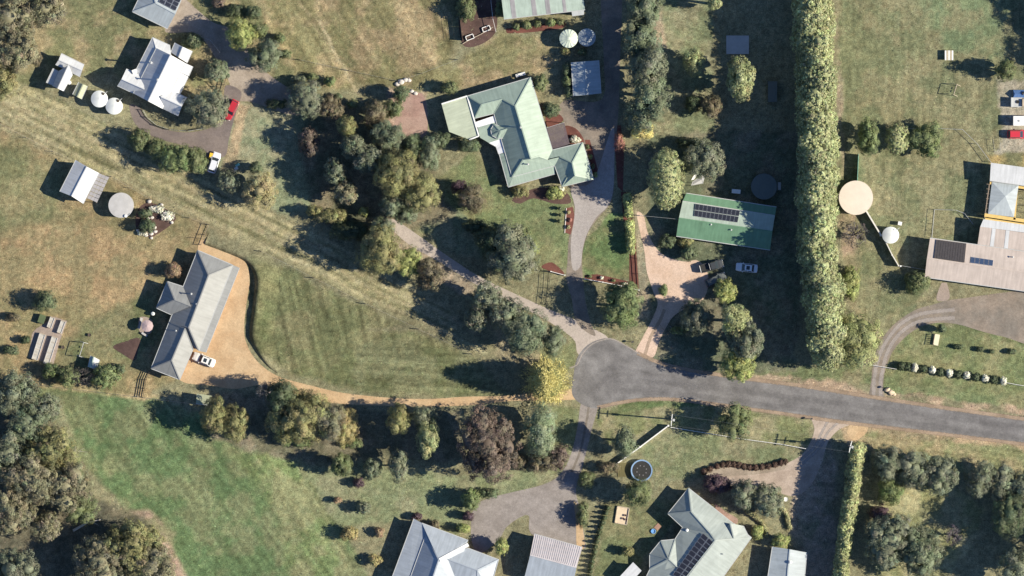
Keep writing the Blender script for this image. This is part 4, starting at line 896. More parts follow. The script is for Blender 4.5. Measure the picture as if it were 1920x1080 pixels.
def plant(kind, x, y, rx, ry, h, col, label, group=None, name=None, leaf=None, **kw):
    global TREE_N
    TREE_N += 1; rng = np.random.default_rng(1000 + TREE_N)
    nm, cat = NAMES[kind]; nm = name or nm
    c = P(x, y); t = thing(nm, c, label, cat, group)
    if kind not in ('ball', 'dense', 'spiky', 'cone'): rx *= 1.06; ry *= 1.06; h *= 1.14
    X, Y = rx * S, ry * S; r = (X * Y) ** .5; cl = tuple(min(.75, v * (1.36 if col != 'white' else 1)) for v in (PAL[col] if isinstance(col, str) else col))
    tb = MB(); zt = h * (.55 if kind != 'ball' else .3); r0 = max(.04, .025 * h + .02 * r)
    pale = kind == 'gum'
    if kind == 'bare':
        tb.tube((0, 0, 0), (0, 0, h * .35), r0, r0 * .7, 6)
        for i in range(16):
            a = rng.uniform(0, 6.28); e = Vector((math.cos(a) * X * rng.uniform(.35, .7), math.sin(a) * Y * rng.uniform(.35, .7), h * rng.uniform(.55, .9))); tb.tube((0, 0, h * .3), e, r0 * .5, r0 * .25, 4)
            for j in range(9):
                b = a + rng.normal() * .9; f = e + Vector((math.cos(b) * X * .35, math.sin(b) * Y * .35, h * rng.uniform(-.05, .2))); tb.tube(e.lerp(Vector((0, 0, h * .3)), rng.uniform(0, .5)), f, r0 * .22, .012, 3, False)
        tb.build('trunk', mat('twig_' + str(col), cl, .9, .2), t, local=True)
        lob = lobes_for('round', X, Y, h, rng)
        link('crown', crown_mesh('crown', lob, .16, cl, rng, clump=.4, dens=.22, gap=.45, core=0), t); return t
    if kind in ('dense', 'ball', 'bush'): tb.tube((0, 0, 0), (0, 0, zt), r0, r0 * .5, 6)
    elif kind in ('cone', 'spiky'): tb.tube((0, 0, 0), (0, 0, h * .9), r0, r0 * .2, 7)
    lob = lobes_for(kind, X, Y, h, rng) if kind != 'spiky' else None
    if kind in ('round', 'gum', 'column'):
        bend = Vector((rng.normal() * .05 * h, rng.normal() * .05 * h, zt)); tb.tube((0, 0, 0), bend * .6, r0, r0 * .75, 7); tb.tube(bend * .6, bend, r0 * .75, r0 * .5, 7)
        for l in lob[1:]:
            tb.tube(bend * rng.uniform(.5, .95), Vector((l[0], l[1], l[2])), r0 * .42, r0 * .12, 5)
    tb.build('trunk' if h > 3 else 'stem', M_pbark if pale else M_bark, t, local=True)
    d = dict(leaf=leaf or float(np.clip(.10 + .016 * r, .11, .18)), clump=float(np.clip(.27 * r, .22, 1.05)))
    if kind == 'gum': d.update(leaf=leaf or .16, clump=.8, gap=.2, elong=.95, core=.66, spread=.6, tint=.18)
    if kind == 'round': d.update(gap=.08, tint=.14)
    if kind in ('dense', 'ball'): d.update(leaf=leaf or .15, clump=.4, core=.86, spread=.3, out=1.1, up=0)
    if kind == 'cone': d.update(elong=1.0, clump=.5)
    d.update(kw)
    if kind == 'spiky':
        V = []; Cc = []; n = 1700          # drooping feather sprays around a cone
        zz = rng.uniform(.06, 1.0, n) ** .85; a = rng.uniform(0, 2 * np.pi, n); rr = (1 - zz) ** .62 * rng.uniform(.55, 1.0, n) + .03
        lobs = 1 + .10 * np.sin(a * 7 + zz * 9)
        cen = np.stack([np.cos(a) * X * rr * lobs, np.sin(a) * Y * rr * lobs, h * zz], 1); dirn = unit(np.stack([np.cos(a), np.sin(a), rng.uniform(.1, .9, n)], 1) + rng.normal(size=(n, 3)) * .25)
        Vs = []; Cs = []
        for j in range(7):
            cc = cen + dirn * (j - 3) * .20 + rng.normal(size=(n, 3)) * .06
            nr = unit(rng.normal(size=(n, 3)) + dirn * .4); tt = unit(dirn + rng.normal(size=(n, 3)) * .35); b = unit(np.cross(nr, tt)); s = .26 * (1 - .09 * j)
            Vs.append(np.stack([cc - tt * s, cc - b * s * .5, cc + tt * s, cc + b * s * .5], 1).reshape(-1, 3))
            Cs.append(np.repeat(np.array(cl) * (1 + rng.normal(size=(n, 1)) * .16), 4, 0))
        V = np.concatenate(Vs); Cc = np.concatenate(Cs); q = np.arange(len(V) // 4) * 4
        T = np.concatenate([np.stack([q, q + 1, q + 2], 1), np.stack([q, q + 2, q + 3], 1)])
        iv, jf = ico(); core = iv * np.array([X * .62, Y * .62, h * .42]) + np.array([0, 0, h * .40]); T = np.concatenate([T, jf + len(V)]); V = np.concatenate([V, core]); Cc = np.concatenate([Cc, np.tile(np.array([.16, .17, .07]), (len(core), 1))])
        V[:, 2] = np.maximum(V[:, 2], .02)
        link('crown', np_mesh('crown', V, T, M_leaf, np.clip(Cc, .004, .9)), t); return t
    link('crown' if h > 3 else 'foliage', crown_mesh('crown', lob, rng=rng, col=cl, **d), t)
    return t
def hedge(name, path, width, h, col, label, leaf=.2, clump=.55, taper=.75, rough=.5, seed=1, edge=None, trunks=True, cat='hedge'):
    """long hedge along a px path: overlapping foliage bodies, kept one thing"""
    rng = np.random.default_rng(seed); L = smooth_loop(path, width * S * .24, closed=False); c = P(*path[0]); t = thing(name, c, label, cat)
    lob = []; w = width * S / 2
    for i, (x, y) in enumerate(L):
        k = rng.uniform(.86, 1.08)
        lob.append((x - c.x + rng.normal() * w * .06, y - c.y + rng.normal() * w * .06, h * .47, w * k * .95, w * .8, h * .5 * rng.uniform(1 - .08 * rough * 2, 1.03)))
        if taper < 1: lob.append((x - c.x + rng.normal() * w * .2, y - c.y, h * .80, w * taper * .72, w * .55, h * .2 * rng.uniform(.8, 1.15)))
    link('foliage', crown_mesh('foliage', lob, leaf, tuple(2.0 * v * w for w, v in zip((1,1,1.15), (PAL[col] if isinstance(col, str) else col))), rng, clump=clump, core=.80, gap=.12, zmin=-.7, tint=.2, spread=.5, cvar=.22), t)
    if trunks:
        for x, y in L[::4]: MB().tube((x, y, 0), (x, y, h * .5), .16, .1, 6).build('trunk', M_bark, t)
    return t
# kind, px, py, rx, ry, height m, colour, label
PLANTS = [
('gum',22,35,56,52,13,'gum','grey-green gum tree in the top left corner'),
('gum',88,18,42,36,11,'gum','grey-green gum tree at the top edge right of the corner gum'),
('gum',36,98,42,40,12,'gum','olive gum tree below the corner gum, nearest the white L-shaped shed'),
('gum',8,152,32,40,11,'olive','olive gum tree at the left edge beside the dry diagonal strip'),
('bush',67,108,12,17,3.2,'brown','small dark bush between the gum trees and the white L-shaped shed'),
('bush',362,78,22,15,3.2,'dgreen','dark shrub at the upper right corner of the white farmhouse'),
('round',452,66,27,28,8.2,'lime','pale lime tree with bright top beside the gravel turning area'),
('bush',488,57,14,16,4.2,'green','green shrub right of the pale lime tree'),
('bush',525,72,12,10,2.8,'green','small green shrub right of the lime tree, above the other small one'),
('bush',537,101,9,11,2.4,'green','small green shrub at the left edge of the top paddock'),
('round',497,106,32,30,7.2,'blue','loose grey-green tree below the pale lime tree'),
('bush',476,24,15,14,3.8,'dgreen','dark round shrub near the top edge right of the garage'),
('bush',440,21,20,13,3.0,'dark','wide dark shrub between garage apron and dark round shrub'),
('bush',410,6,13,9,2.2,'copper','low reddish shrub at the top edge right of the garage'),
('round',407,134,21,21,5.2,'blue','small blue-green tree right of the white farmhouse'),
('round',390,202,40,35,7.2,'gumb','wide dull green tree between the white farmhouse and the red car'),
('bush',520,195,26,9,2.6,'dark','dark undergrowth right of the red car'),
('bush',560,150,16,9,2.2,'gumb','grey-green undergrowth at the lower left corner of the top paddock'),
('ball',586,145,11,8,2.0,'green','small green shrub left of the round paddock shrub'),
('ball',619,153,12,11,2.6,'vivid','round bright green shrub at the lower edge of the top paddock'),
('round',575,187,34,33,7,'gumb','grey-green tree below the lower left corner of the top paddock'),
('round',622,204,20,23,5.5,'brown','brown-olive dense tree right of the grey-green paddock tree'),
('ball',660,196,10,10,2.4,'green','small round green shrub right of the brown-olive tree'),
('ball',634,182,9,7,1.8,'dgreen','tiny dark shrub above the brown-olive tree'),
('round',580,268,19,27,5.6,'copper','sparse copper tree standing alone on the lawn right of the red car'),
('round',652,240,17,21,9,'olive','yellow-olive tree top in the middle of the left grove'),
('gum',665,277,25,22,9.5,'gumb','grey-green gum below the yellow-olive tree in the left grove'),
('gum',694,298,27,27,9.5,'gumb','second grey-green gum of the left grove, beside the tall olive tree'),
('gum',630,322,20,24,8,'gumb','wispy pale gum alone in the grove shade'),
('gum',650,360,22,24,7.5,'gum','wispy grey gum below the pale gum in the grove shade'),
('round',702,214,24,26,6.5,'brown','brownish round tree left of the paved patio'),
('round',736,204,19,17,5.2,'green','green rounded tree touching the paved patio'),
('round',752,177,14,15,5.2,'dgreen','dark green shrub at the top of the paved patio'),
('round',728,256,32,29,8,'blue','blue-green tree below the paved patio'),
('round',742,322,38,42,12.5,'olive','tall olive tree in the centre of the left grove'),
('round',786,362,37,38,9.5,'olive','yellowish olive tree at the lower right of the left grove'),
('round',775,275,18,20,6.5,'dgreen','dark green tree right of the blue-green grove tree'),
('round',805,288,20,32,6.8,'blue','blue-green tree on the grove edge facing the green house lawn'),
('round',735,385,24,24,7,'blue','pale green tree at the bottom of the left grove by the track'),
('round',760,402,22,17,5.6,'blue','bluish tree overhanging the upper end of the gravel track'),
('ball',843,165,17,14,3.8,'green','round green shrub above the cream flat verandah'),
('bush',829,261,17,15,3.6,'dgreen','green shrub at the lower left corner of the cream flat verandah'),
('bush',881,272,20,15,3.8,'dgreen','olive shrub under the lower corner of the cream flat verandah'),
('round',884,374,26,27,6,'brown','olive-brown tree on the lawn below the green house'),
('bush',862,352,16,13,4.5,'purple','dark purple shrub left of the olive-brown lawn tree'),
('bush',590,396,14,12,4.2,'olive','feathery yellow-green shrub at the left end of the shaded bank'),
('bush',622,406,32,15,4,'olive','feathery green shrub mass on the shaded bank'),
('ball',682,397,10,10,2.4,'lime','small pale round shrub on the shaded bank'),
('bush',655,432,40,20,4.5,'dark','dark reddish undergrowth left of the lime-olive track tree'),
('round',714,472,40,44,11.3,'olive','large lime-olive tree left of the gravel track'),
('round',766,490,25,27,6,'lime','lime green tree between the lime-olive tree and the brown round tree'),
('round',806,514,28,28,6.6,'brown','brown-olive round tree beside the gravel track'),
('round',718,428,20,18,7.5,'blue','blue-green tree at the upper end of the gravel track'),
('round',262,262,20,19,5.2,'green','leftmost tree of the row below the curved dark drive'),
('round',294,279,21,19,5,'green','second tree from the left in the row below the curved dark drive'),
('round',335,299,32,28,6.2,'vivid','broadest tree of the row below the curved dark drive'),
('round',368,302,20,25,5.6,'green','rightmost tree of the row below the curved drive, left of the white car'),
('round',430,340,23,22,5,'gumb','round grey-green tree below the white hatchback'),
('round',489,358,31,34,7.2,'straw','yellow-olive round tree at the end of the diagonal strip trees'),
('bush',480,316,13,12,4,'dgreen','dark shrub behind the yellow-olive round tree'),
('round',962,478,46,58,10.5,'gumb','largest dark grey-green tree in the middle, left of the wire enclosure'),
('round',918,448,28,22,7,'dark','dark tree left of the largest middle tree'),
('round',893,425,28,13,3.2,'dark','flat dark tree reaching left over the lawn by the gravel track'),
('ball',996,463,15,17,4,'lime','bright lime round shrub on the lawn above the wire enclosure'),
('round',978,440,17,16,5,'green','green tree beside the bright lime round shrub'),
('gum',912,560,30,32,9,'gumb','pale grey-green tree left of the gravel track below the largest tree'),
('gum',950,590,32,36,9.4,'gumb','middle tree of the grey-green clump by the turning bowl'),
('round',986,622,38,42,10,'blue','large blue-green tree of the clump by the turning bowl'),
('round',1037,638,21,29,7.5,'blue','small blue-green tree nearest the turning bowl'),
('gum',893,598,20,22,8,'gumb','lower left tree of the clump by the turning bowl'),
('spiky',1025,715,49,51,13.5,'yellow','bright golden feathery conifer beside the turning bowl'),
('column',1012,805,25,52,9.5,(.165,.20,.135),'pale blue-green long tree directly below the golden conifer'),
('gum',915,835,54,74,12.5,'copper','big copper brown tree left of the bottom drive'),
('round',1018,865,26,22,5.2,'brown','dark brownish round shrub below the pale blue-green long tree'),
('round',1048,856,18,24,5.4,'copper','dark shrub beside the bottom drive'),
('bush',974,866,16,17,4,'brown','dull green shrub at the lower right of the copper tree'),
('round',402,778,21,34,8.2,'olive','left one of the two olive trees below the tiny olive shed'),
('round',443,792,27,34,7.4,'olive','right one of the two olive trees below the tiny olive shed'),
('round',528,742,24,30,10,'dgreen','dark tree at the upper left of the sand drive shrubbery'),
('round',572,778,44,50,11.5,'olive','largest olive tree of the sand drive shrubbery'),
('round',540,790,32,42,10,'olive','olive tree left of the largest one in the sand drive shrubbery'),
('round',616,790,31,38,9.5,'gum','grey-green tree right of the largest one in the sand drive shrubbery'),
('round',648,800,24,35,7.5,'golden','golden-olive tree at the right end of the sand drive shrubbery'),
('bare',502,733,18,18,7.5,(.16,.15,.14),'bare grey twiggy tree at the edge of the sand drive'),
('ball',537,824,12,14,2.6,'vivid','left one of two clipped green shrubs below the shrubbery'),
('ball',567,828,21,13,2.6,'vivid','right wider one of two clipped green shrubs below the shrubbery'),
('bush',662,832,18,10,2.4,'green','low green shrub right of the golden-olive tree'),
('round',642,872,18,21,6.8,'green','small green tree with a long spiky shadow on the paddock edge'),
('round',698,878,15,17,5,'blue','pale small tree right of the one with the spiky shadow'),
('round',748,872,17,30,6,'gumb','dull green narrow tree left of the copper tree'),
('round',748,784,20,26,10,'olive','sunlit olive tree top just below the sand drive'),
('round',801,818,19,35,10,'pale','sunlit pale green narrow tree left of the copper tree'),
('round',793,778,30,18,7.5,'gumb','grey-green low tree at the sand drive above the pale narrow tree'),
('bush',672,905,11,10,2.4,'purple','dark purple round shrub on the bottom lawn'),
('bush',633,938,9,6,1.8,'orange','tiny orange shrub on the bottom lawn'),
('bush',684,951,15,12,3.0,'gumb','grey-green shrub below the dark purple shrub'),
('bush',655,1000,18,14,3.2,'golden','golden shrub left of the blue-grey house'),
('bush',712,998,9,10,2.0,'orange','orange shrub in the shade of the blue-grey house'),
('bush',703,1049,14,12,2.2,'golden','yellowish shrub deep in the shade of the blue-grey house'),
('bush',781,969,11,8,2.0,'purple','purple shrub at the top corner of the blue-grey house'),
('bush',815,983,11,9,2.0,'brown','brown shrub along the upper wall of the blue-grey house'),
('round',884,936,16,21,5.4,'vivid','green small tree at the corner of the bottom gravel yard'),
('bush',878,967,10,10,2.6,'purple','purple shrub at the left edge of the bottom gravel yard'),
('bush',869,990,12,11,2.6,'lime','lime shrub between the blue-grey house and the gravel yard'),
('bush',915,925,24,9,2.8,'dgreen','low dark hedge shrub above the bottom gravel yard'),
('round',940,1025,11,17,4.2,'lime','lime small tree between the blue-grey house and the ribbed carport'),
('dense',1248,336,37,62,13.5,'pale','huge smooth pale green conifer beside the green shed house'),
('round',1320,300,36,38,8,'gumb','dull green tree right of the huge pale conifer'),
('bush',1290,268,26,10,3,'dark','dark shrubs above the huge pale conifer'),
('round',1300,116,19,24,6.2,'pale','pale speckled small tree on the lit lawn edge right of the windbreak'),
('gum',1387,148,25,40,11,'pale','tall sunlit tree rising out of the deep hedge shade'),
('round',1332,201,19,21,5.4,'brown','brownish round tree at the shade edge right of the windbreak'),
('bush',1300,195,17,16,3.8,'dark','dark shaded shrub left of the brownish round tree'),
('round',1338,8,11,12,10.5,'pale','sunlit tree top in the shade at the top edge'),
('bush',1160,268,11,20,2.2,'red','red leaved shrub below the windbreak'),
('round',1164,574,36,44,9,'vivid','green tree on the verge above the turning bowl'),
('ball',1291,474,17,17,3.6,'dgreen','round clipped dark green shrub below the green shed house'),
('bush',1250,452,18,13,2.8,'dgreen','dark shrubs at the lower left corner of the green shed house'),
('bush',1284,453,20,9,2.2,'olive','olive shrub against the lower wall of the green shed house'),
('round',1359,544,19,23,5,'lime','small sunlit lime tree below the parked cars'),
('round',1302,596,26,34,7,'gumb','grey-green tree right of the pinkish gravel drive'),
('gum',1376,602,27,32,11,'pale','upper tree of the tall sunlit clump by the road'),
('gum',1398,636,32,36,11,'gumb','middle tree of the tall sunlit clump by the road'),
('gum',1384,684,32,32,9,'lime','lower tree of the tall sunlit clump, at the road edge'),
('bush',1244,545,9,12,2.2,'vivid','bright green shrub beside the mouth of the pinkish yard'),
('bush',1272,620,16,8,2.2,'vivid','green shrub against the fence right of the pinkish drive'),
('bush',1596,530,18,34,2.6,'lime','pale green bramble patch along the right side of the tall hedge'),
('bare',1600,440,26,24,4.4,(.075,.066,.07),'bare purplish tree between the tall hedge and the cream wall'),
('round',1626,258,18,33,7,'vivid','left one of the three big green shrubs on the right lawn'),
('dense',1681,261,24,33,5.8,'pale','pale middle one of the three big green shrubs on the right lawn'),
('round',1736,261,31,31,5.4,'vivid','right one of the three big green shrubs on the right lawn'),
('round',1883,132,18,19,6.8,'green','small green tree on the right lawn with a long shadow'),
('bush',1718,530,24,22,4.6,'green','green shrub at the lower left corner of the cream house'),
('bush',1797,650,10,5,1.1,'dark','leftmost low shrub in the row right of the pale garden seat'),
('bush',1838,655,8,5,1.1,'dark','middle low shrub in the row right of the pale garden seat'),
('bush',1860,659,6,4,.9,'dark','small shrub between the middle and right ones beyond the pale seat'),
('bush',1897,659,9,6,1.3,'dgreen','rightmost low shrub in the row right of the pale garden seat'),
('ball',1764,617,9,9,3.2,'dgreen','small dark bush at the upper end of the pale garden seat'),
('round',1664,868,30,33,7.2,'gumb','first tree right of the narrow hedge in the row below the road'),
('round',1712,879,30,34,7.2,'gumb','second tree right of the narrow hedge in the row below the road'),
('round',1760,887,31,35,7.2,'gumb','third tree right of the narrow hedge, left of the gap in the row'),
('round',1836,897,28,31,7,'gumb','tree right of the gap in the row below the road'),
('round',1876,906,28,34,7.2,'gumb','second tree right of the gap in the row below the road'),
('round',1914,918,28,40,7.8,'gumb','tree at the right edge in the row below the road'),
('bush',1668,922,30,25,4.4,'vivid','vivid green shrub in the clearing right of the narrow hedge'),
('gum',1668,1010,50,58,9.5,'gumb','big blue-grey tree at the bottom right of the narrow hedge'),
('gum',1722,1035,42,52,9,'blue','blue-green tree right of the big blue-grey one at the bottom'),
('bush',1648,963,22,18,4,'purple','dark purple shrub between the vivid shrub and the blue-grey tree'),
('bare',1785,1003,15,20,4.2,(.085,.075,.088),'small bare purple tree in the bottom right clearing'),
('round',1890,965,32,38,9.5,'dgreen','dark green tree at the right edge below the road row'),
('round',1905,1060,34,40,10,'gumb','tree in the bottom right corner'),
('round',1196,922,25,25,9,'green','green tree below the trampoline'),
('round',1169,826,20,29,9,'blue','pale blue-green tree left of the white wall corner'),
('round',1375,790,33,34,7.4,'green','round green tree at the white rail fence below the road'),
('bush',1140,876,22,13,3,'brown','brownish shrub at the lower end of the white wall'),
('bush',1100,900,18,16,3.4,'green','green shrub right of the bottom drive'),
('bush',1092,965,12,26,3,'green','green shrub strip along the right side of the bottom gravel yard'),
('round',1345,906,28,18,3.4,'purple','dark purple foliage standing in for tree shadow on purple mulch at the top corner of the sage house'),  # added crown, stands in for a tree's shadow over purple mulch
('round',1393,926,22,28,6,'gumb','left one of two grey-green trees beside the sage house'),
('round',1440,938,26,32,6,'gumb','right one of two grey-green trees beside the sage house'),
('bush',1419,998,13,14,2.6,'lime','lime shrub right of the sage house'),
('bush',1463,1014,18,15,3.4,'lime','lime shrub above the grey gable shed'),
('bush',1177,1033,11,11,2.6,'olive','single shrub on the lawn left of the sage house'),
('bush',84,566,24,21,4.6,'dgreen','dark green shrub alone in the tan left yard'),
('bush',25,595,17,8,1.8,'brown','low brown shrub at the left edge of the yard above the raised beds'),
('bush',22,657,17,9,2.2,'dgreen','low dark shrub at the left edge beside the raised beds'),
('bush',48,637,11,7,1.8,'dark','small dark shrub touching the raised beds'),
('bush',96,695,17,15,3.4,'vivid','green shrub below the raised beds'),
('round',128,706,22,19,4.2,'green','bushy tree below the swing frame'),
('bare',155,706,24,18,4.2,(.06,.055,.055),'dark bare tree below the cubby house'),
('round',200,706,24,23,4.2,'vivid','green tree right of the cubby house'),
('bush',224,692,12,9,2.2,'dgreen','small shrub right of the green tree by the cubby house'),
('bush',325,508,16,15,3.4,'orange','brown-orange small tree beside the grey house'),
('gum',28,738,49,46,9.0,'gumb','upper left gum of the left grove below the paddock fence'),
('gum',56,790,39,42,9.5,'blue','blue-green gum second from the top in the lower left grove'),
('gum',88,765,30,28,7.6,'gumb','small gum on the paddock side at the top of the lower left grove'),
('gum',18,850,46,51,10.9,'gumb','gum at the left edge in the middle of the lower left grove'),
('gum',100,846,51,53,10.9,'olive','olive gum on the paddock side of the lower left grove'),
('gum',62,900,58,53,11.9,'gum','large grey-olive gum in the middle of the lower left grove'),
('gum',126,908,49,49,10.4,'gum','grey-olive gum on the paddock side of the large grove gum'),
('gum',24,955,49,46,10.9,'gum','gum at the left edge above the dark clearing'),
('round',150,950,37,28,7.6,'green','green tree at the paddock edge above the fallen log'),
('gum',92,985,30,28,7.6,'gum','small gum standing into the dark clearing'),
('gum',26,1064,49,44,10.4,'gumb','gum in the bottom left corner'),
('gum',190,1050,56,49,9.0,'gum','grey gum at the bottom edge below the fallen log'),
('gum',252,1020,56,53,9.0,'olive','olive gum right of the fallen log by the bare patch'),
('gum',285,1062,51,42,8.5,'gum','rightmost gum at the bottom edge of the lower left grove'),
('bush',975,358,18,13,2.4,'olive','olive shrub at the lower wall of the green house'),
('bush',1040,362,20,13,2.0,'lime','lime shrub in the bed below the green house garage'),
('ball',1013,156,14,18,3.6,'green','round green shrub at the upper right corner of the green house'),
('bush',1032,206,18,15,3.2,'dgreen','dull shrub right of the green house above the pergola'),
('bush',1062,130,8,13,2.4,'dgreen','upper shrub left of the shaded square shed'),
('bush',1063,152,9,14,2.4,'green','middle shrub left of the shaded square shed'),
('bush',1066,172,8,11,2.4,'dgreen','lower shrub left of the shaded square shed'),
('ball',968,50,8,8,1.7,'green','first round shrub from the left below the big top shed'),
('ball',988,47,10,9,1.9,'green','second round shrub from the left below the big top shed'),
('ball',1008,45,7,7,1.5,'green','third round shrub from the left below the big top shed'),
('ball',1031,43,9,9,2.2,'vivid','fourth round shrub from the left below the big top shed'),
('ball',1050,42,8,7,1.7,'green','rightmost round shrub below the big top shed'),
('bush',936,20,8,16,2.2,'green','shrub at the left end wall of the big top shed'),
('round',874,18,18,24,4,'green','fruit tree inside the netted enclosure at the top edge'),
('bush',1078,262,11,8,1.2,'white','white flowering shrub between pergola and garage'),
('bush',1052,355,6,8,1.1,'white','white flowering plant in the bed below the green house garage'),
('bush',1060,98,10,8,1.8,'olive','shrub at the foot of the sunlit ribbed tank'),
('bush',1092,98,9,7,1.8,'green','shrub at the foot of the shaded ribbed tank'),
('bush',272,400,13,10,2.8,'dgreen','dark shrub in the upper part of the rock garden'),
('bush',276,424,15,16,3.4,'dgreen','dark pine-like shrub in the lower part of the rock garden'),
('bush',294,392,15,8,.8,'white','white flowering cushion in the rock garden, nearest the tank'),
('bush',314,406,14,11,.9,'white','white flowering cushion at the right end of the rock garden'),
('bush',268,437,10,6,.7,'white','white flowering cushion at the lower rim of the rock garden'),
('round',2062,-50,62,60,13,'dark','tall tree just beyond the top right corner'),
('round',2072,34,60,56,13,'dark','tall tree just beyond the right edge by the top of the lawn'),
('round',2094,104,58,50,13,'dark','tall tree beyond the right edge above the gravel yard'),
('gum',1980,1010,50,60,12,'dark','tall tree just beyond the right edge near the bottom'),
]
for q in PLANTS:
    kind, x, y, rx, ry, h, col, lb = q; kw = {}
    if col == 'white': kw = dict(leaf=.16)
    if col == 'copper' and kind == 'gum': kw = dict(gap=.12)
    plant(kind, x, y, rx, ry, h, col, lb, **kw)
# the windbreak beside the green house drive
for i, (x, y, rx, ry, h, lb) in enumerate([(1208,14,31,42,10.5,'top'), (1200,72,32,40,9.2,'second'), (1212,128,36,42,12,'third'), (1216,182,38,40,11.6,'fourth'), (1204,216,32,32,8,'lowest')]):
    plant('round', x, y, rx, ry, h, 'blue' if i != 2 else 'gumb', '%s tree of the five in the windbreak right of the shaded drive' % lb, 'windbreak trees', leaf=.2, gap=.14)
plant('bush', 1204, 246, 23, 15, 4.4, 'yellow', 'bright yellow shrub at the lower end of the windbreak')
# hedges
hedge('tall_hedge', [(1520,-40),(1524,80),(1528,200),(1532,330),(1530,430),(1538,520),(1545,600),(1548,660)], 78, 13.2, (.165,.18,.088), 'very tall long clipped hedge running from the top edge to the road', .21, .42, .8, seed=5)
plant('round', 1592, 638, 58, 54, 10, (.20,.215,.105), 'broad dark tree bulging from the lower end of the tall hedge', gap=.0)
hedge('narrow_hedge', [(1606,838),(1600,880),(1594,930),(1588,980),(1580,1030),(1572,1100)], 30, 7.2, (.17,.182,.085), 'tall narrow yellow-green hedge right of the shaded drive', .19, .36, .8, seed=6)
for pth, lb, h in (([(1176,368),(1178,402)], 'upper', 2.1), ([(1180,420),(1183,470)], 'lower', 2.7)):
    hedge('clipped_hedge', pth, 17, h, 'lime', '%s lime clipped hedge block in the red mulch bed' % lb, .14, .3, 1, .1, seed=int(h * 10), trunks=False)
hedge('low_hedge', [(1402,960),(1420,972),(1434,988),(1438,1004)], 9, .9, 'olive', 'left low curved hedge on the lawn right of the sage house', .12, .22, 1, .1, 8, trunks=False)
hedge('low_hedge', [(1462,950),(1474,962),(1478,980),(1481,990)], 9, .9, 'olive', 'right low curved hedge on the lawn above the grey gable shed', .12, .22, 1, .1, 9, trunks=False)
# counted rows
ORD = ['first','second','third','fourth','fifth','sixth','seventh','eighth','ninth','tenth','eleventh','twelfth','thirteenth','fourteenth','fifteenth','sixteenth','seventeenth','eighteenth']
for i in range(15):
    t = i / 14; x = 1139 - 33 * t - 4 * math.sin(t * 3); y = 952 + 128 * t
    plant('cone', x, y, 5.5, 4.5, 1.7, 'dark', '%s small dark conifer from the top in the row right of the bottom yard' % ORD[i], 'row of small dark conifers', name='row_conifer', leaf=.15, clump=.25)
rowp = smooth_loop([(1320,884),(1345,874),(1375,870),(1405,876),(1440,874),(1472,866)], 1, closed=False)
for i in range(18):
    j = int(i / 17 * (len(rowp) - 1)); x = rowp[j][0] / S + 960; y = 540 - rowp[j][1] / S
    plant('ball', x, y, 6.5, 6.5, 1.0, (.065,.042,.035), '%s dark shrub from the left in the curving row above the sage house' % ORD[i], 'curving row of dark shrubs', name='row_shrub', leaf=.13, clump=.2)
for i, (x, y) in enumerate([(1715,689),(1748,694),(1780,699),(1812,704),(1847,709),(1881,714)]):
    plant('bush', x, y, 6, 8, 2.0, 'white', '%s white flowering bush from the left in the row above the road verge' % ORD[i], 'white flowering row bushes', name='flowering_bush', leaf=.15, clump=.25)
for i, (x, y) in enumerate([(1690,686),(1702,688),(1731,692),(1763,697),(1797,702),(1830,707),(1864,712)]):
    plant('ball', x, y, 9, 9, 1.7, 'dark', '%s dark green bush from the left in the flowering row above the verge' % ORD[i], 'dark green row bushes', name='row_shrub', leaf=.14, clump=.22)

for i, (x, y, c_) in enumerate([(1101,276,'green'),(1106,294,'lime'),(1111,312,'green'),(1116,328,'lime')]):
    plant('bush', x, y, 5, 5, .9, c_, '%s small shrub from the top in the garage side mulch bed' % ORD[i], 'garage side bed shrubs')
for i, (x, y) in enumerate([(1106,518),(1128,521),(1150,526),(1172,532),(1190,536)]):
    plant('bush', x, y, 4, 3, .6, 'white' if i in (1, 3) else 'green', '%s small bed plant from the left behind the white front fence' % ORD[i], 'plants behind the front fence')
for i, (x, y) in enumerate([(1066,398),(1069,412),(1066,426)]):
    plant('bush', x, y, 4, 4, .6, 'red' if i == 1 else 'straw', '%s small plant from the top in the narrow kerbed bed' % ORD[i], 'plants in the kerbed bed')
for i, (x, y) in enumerate([(1050,391),(1051,403),(1049,415)]):
    plant('ball', x, y, 3.5, 3.5, 1.4, 'dgreen', '%s small standard shrub from the top on the lawn left of the kerbed bed' % ORD[i], 'standard shrubs beside the kerbed bed')
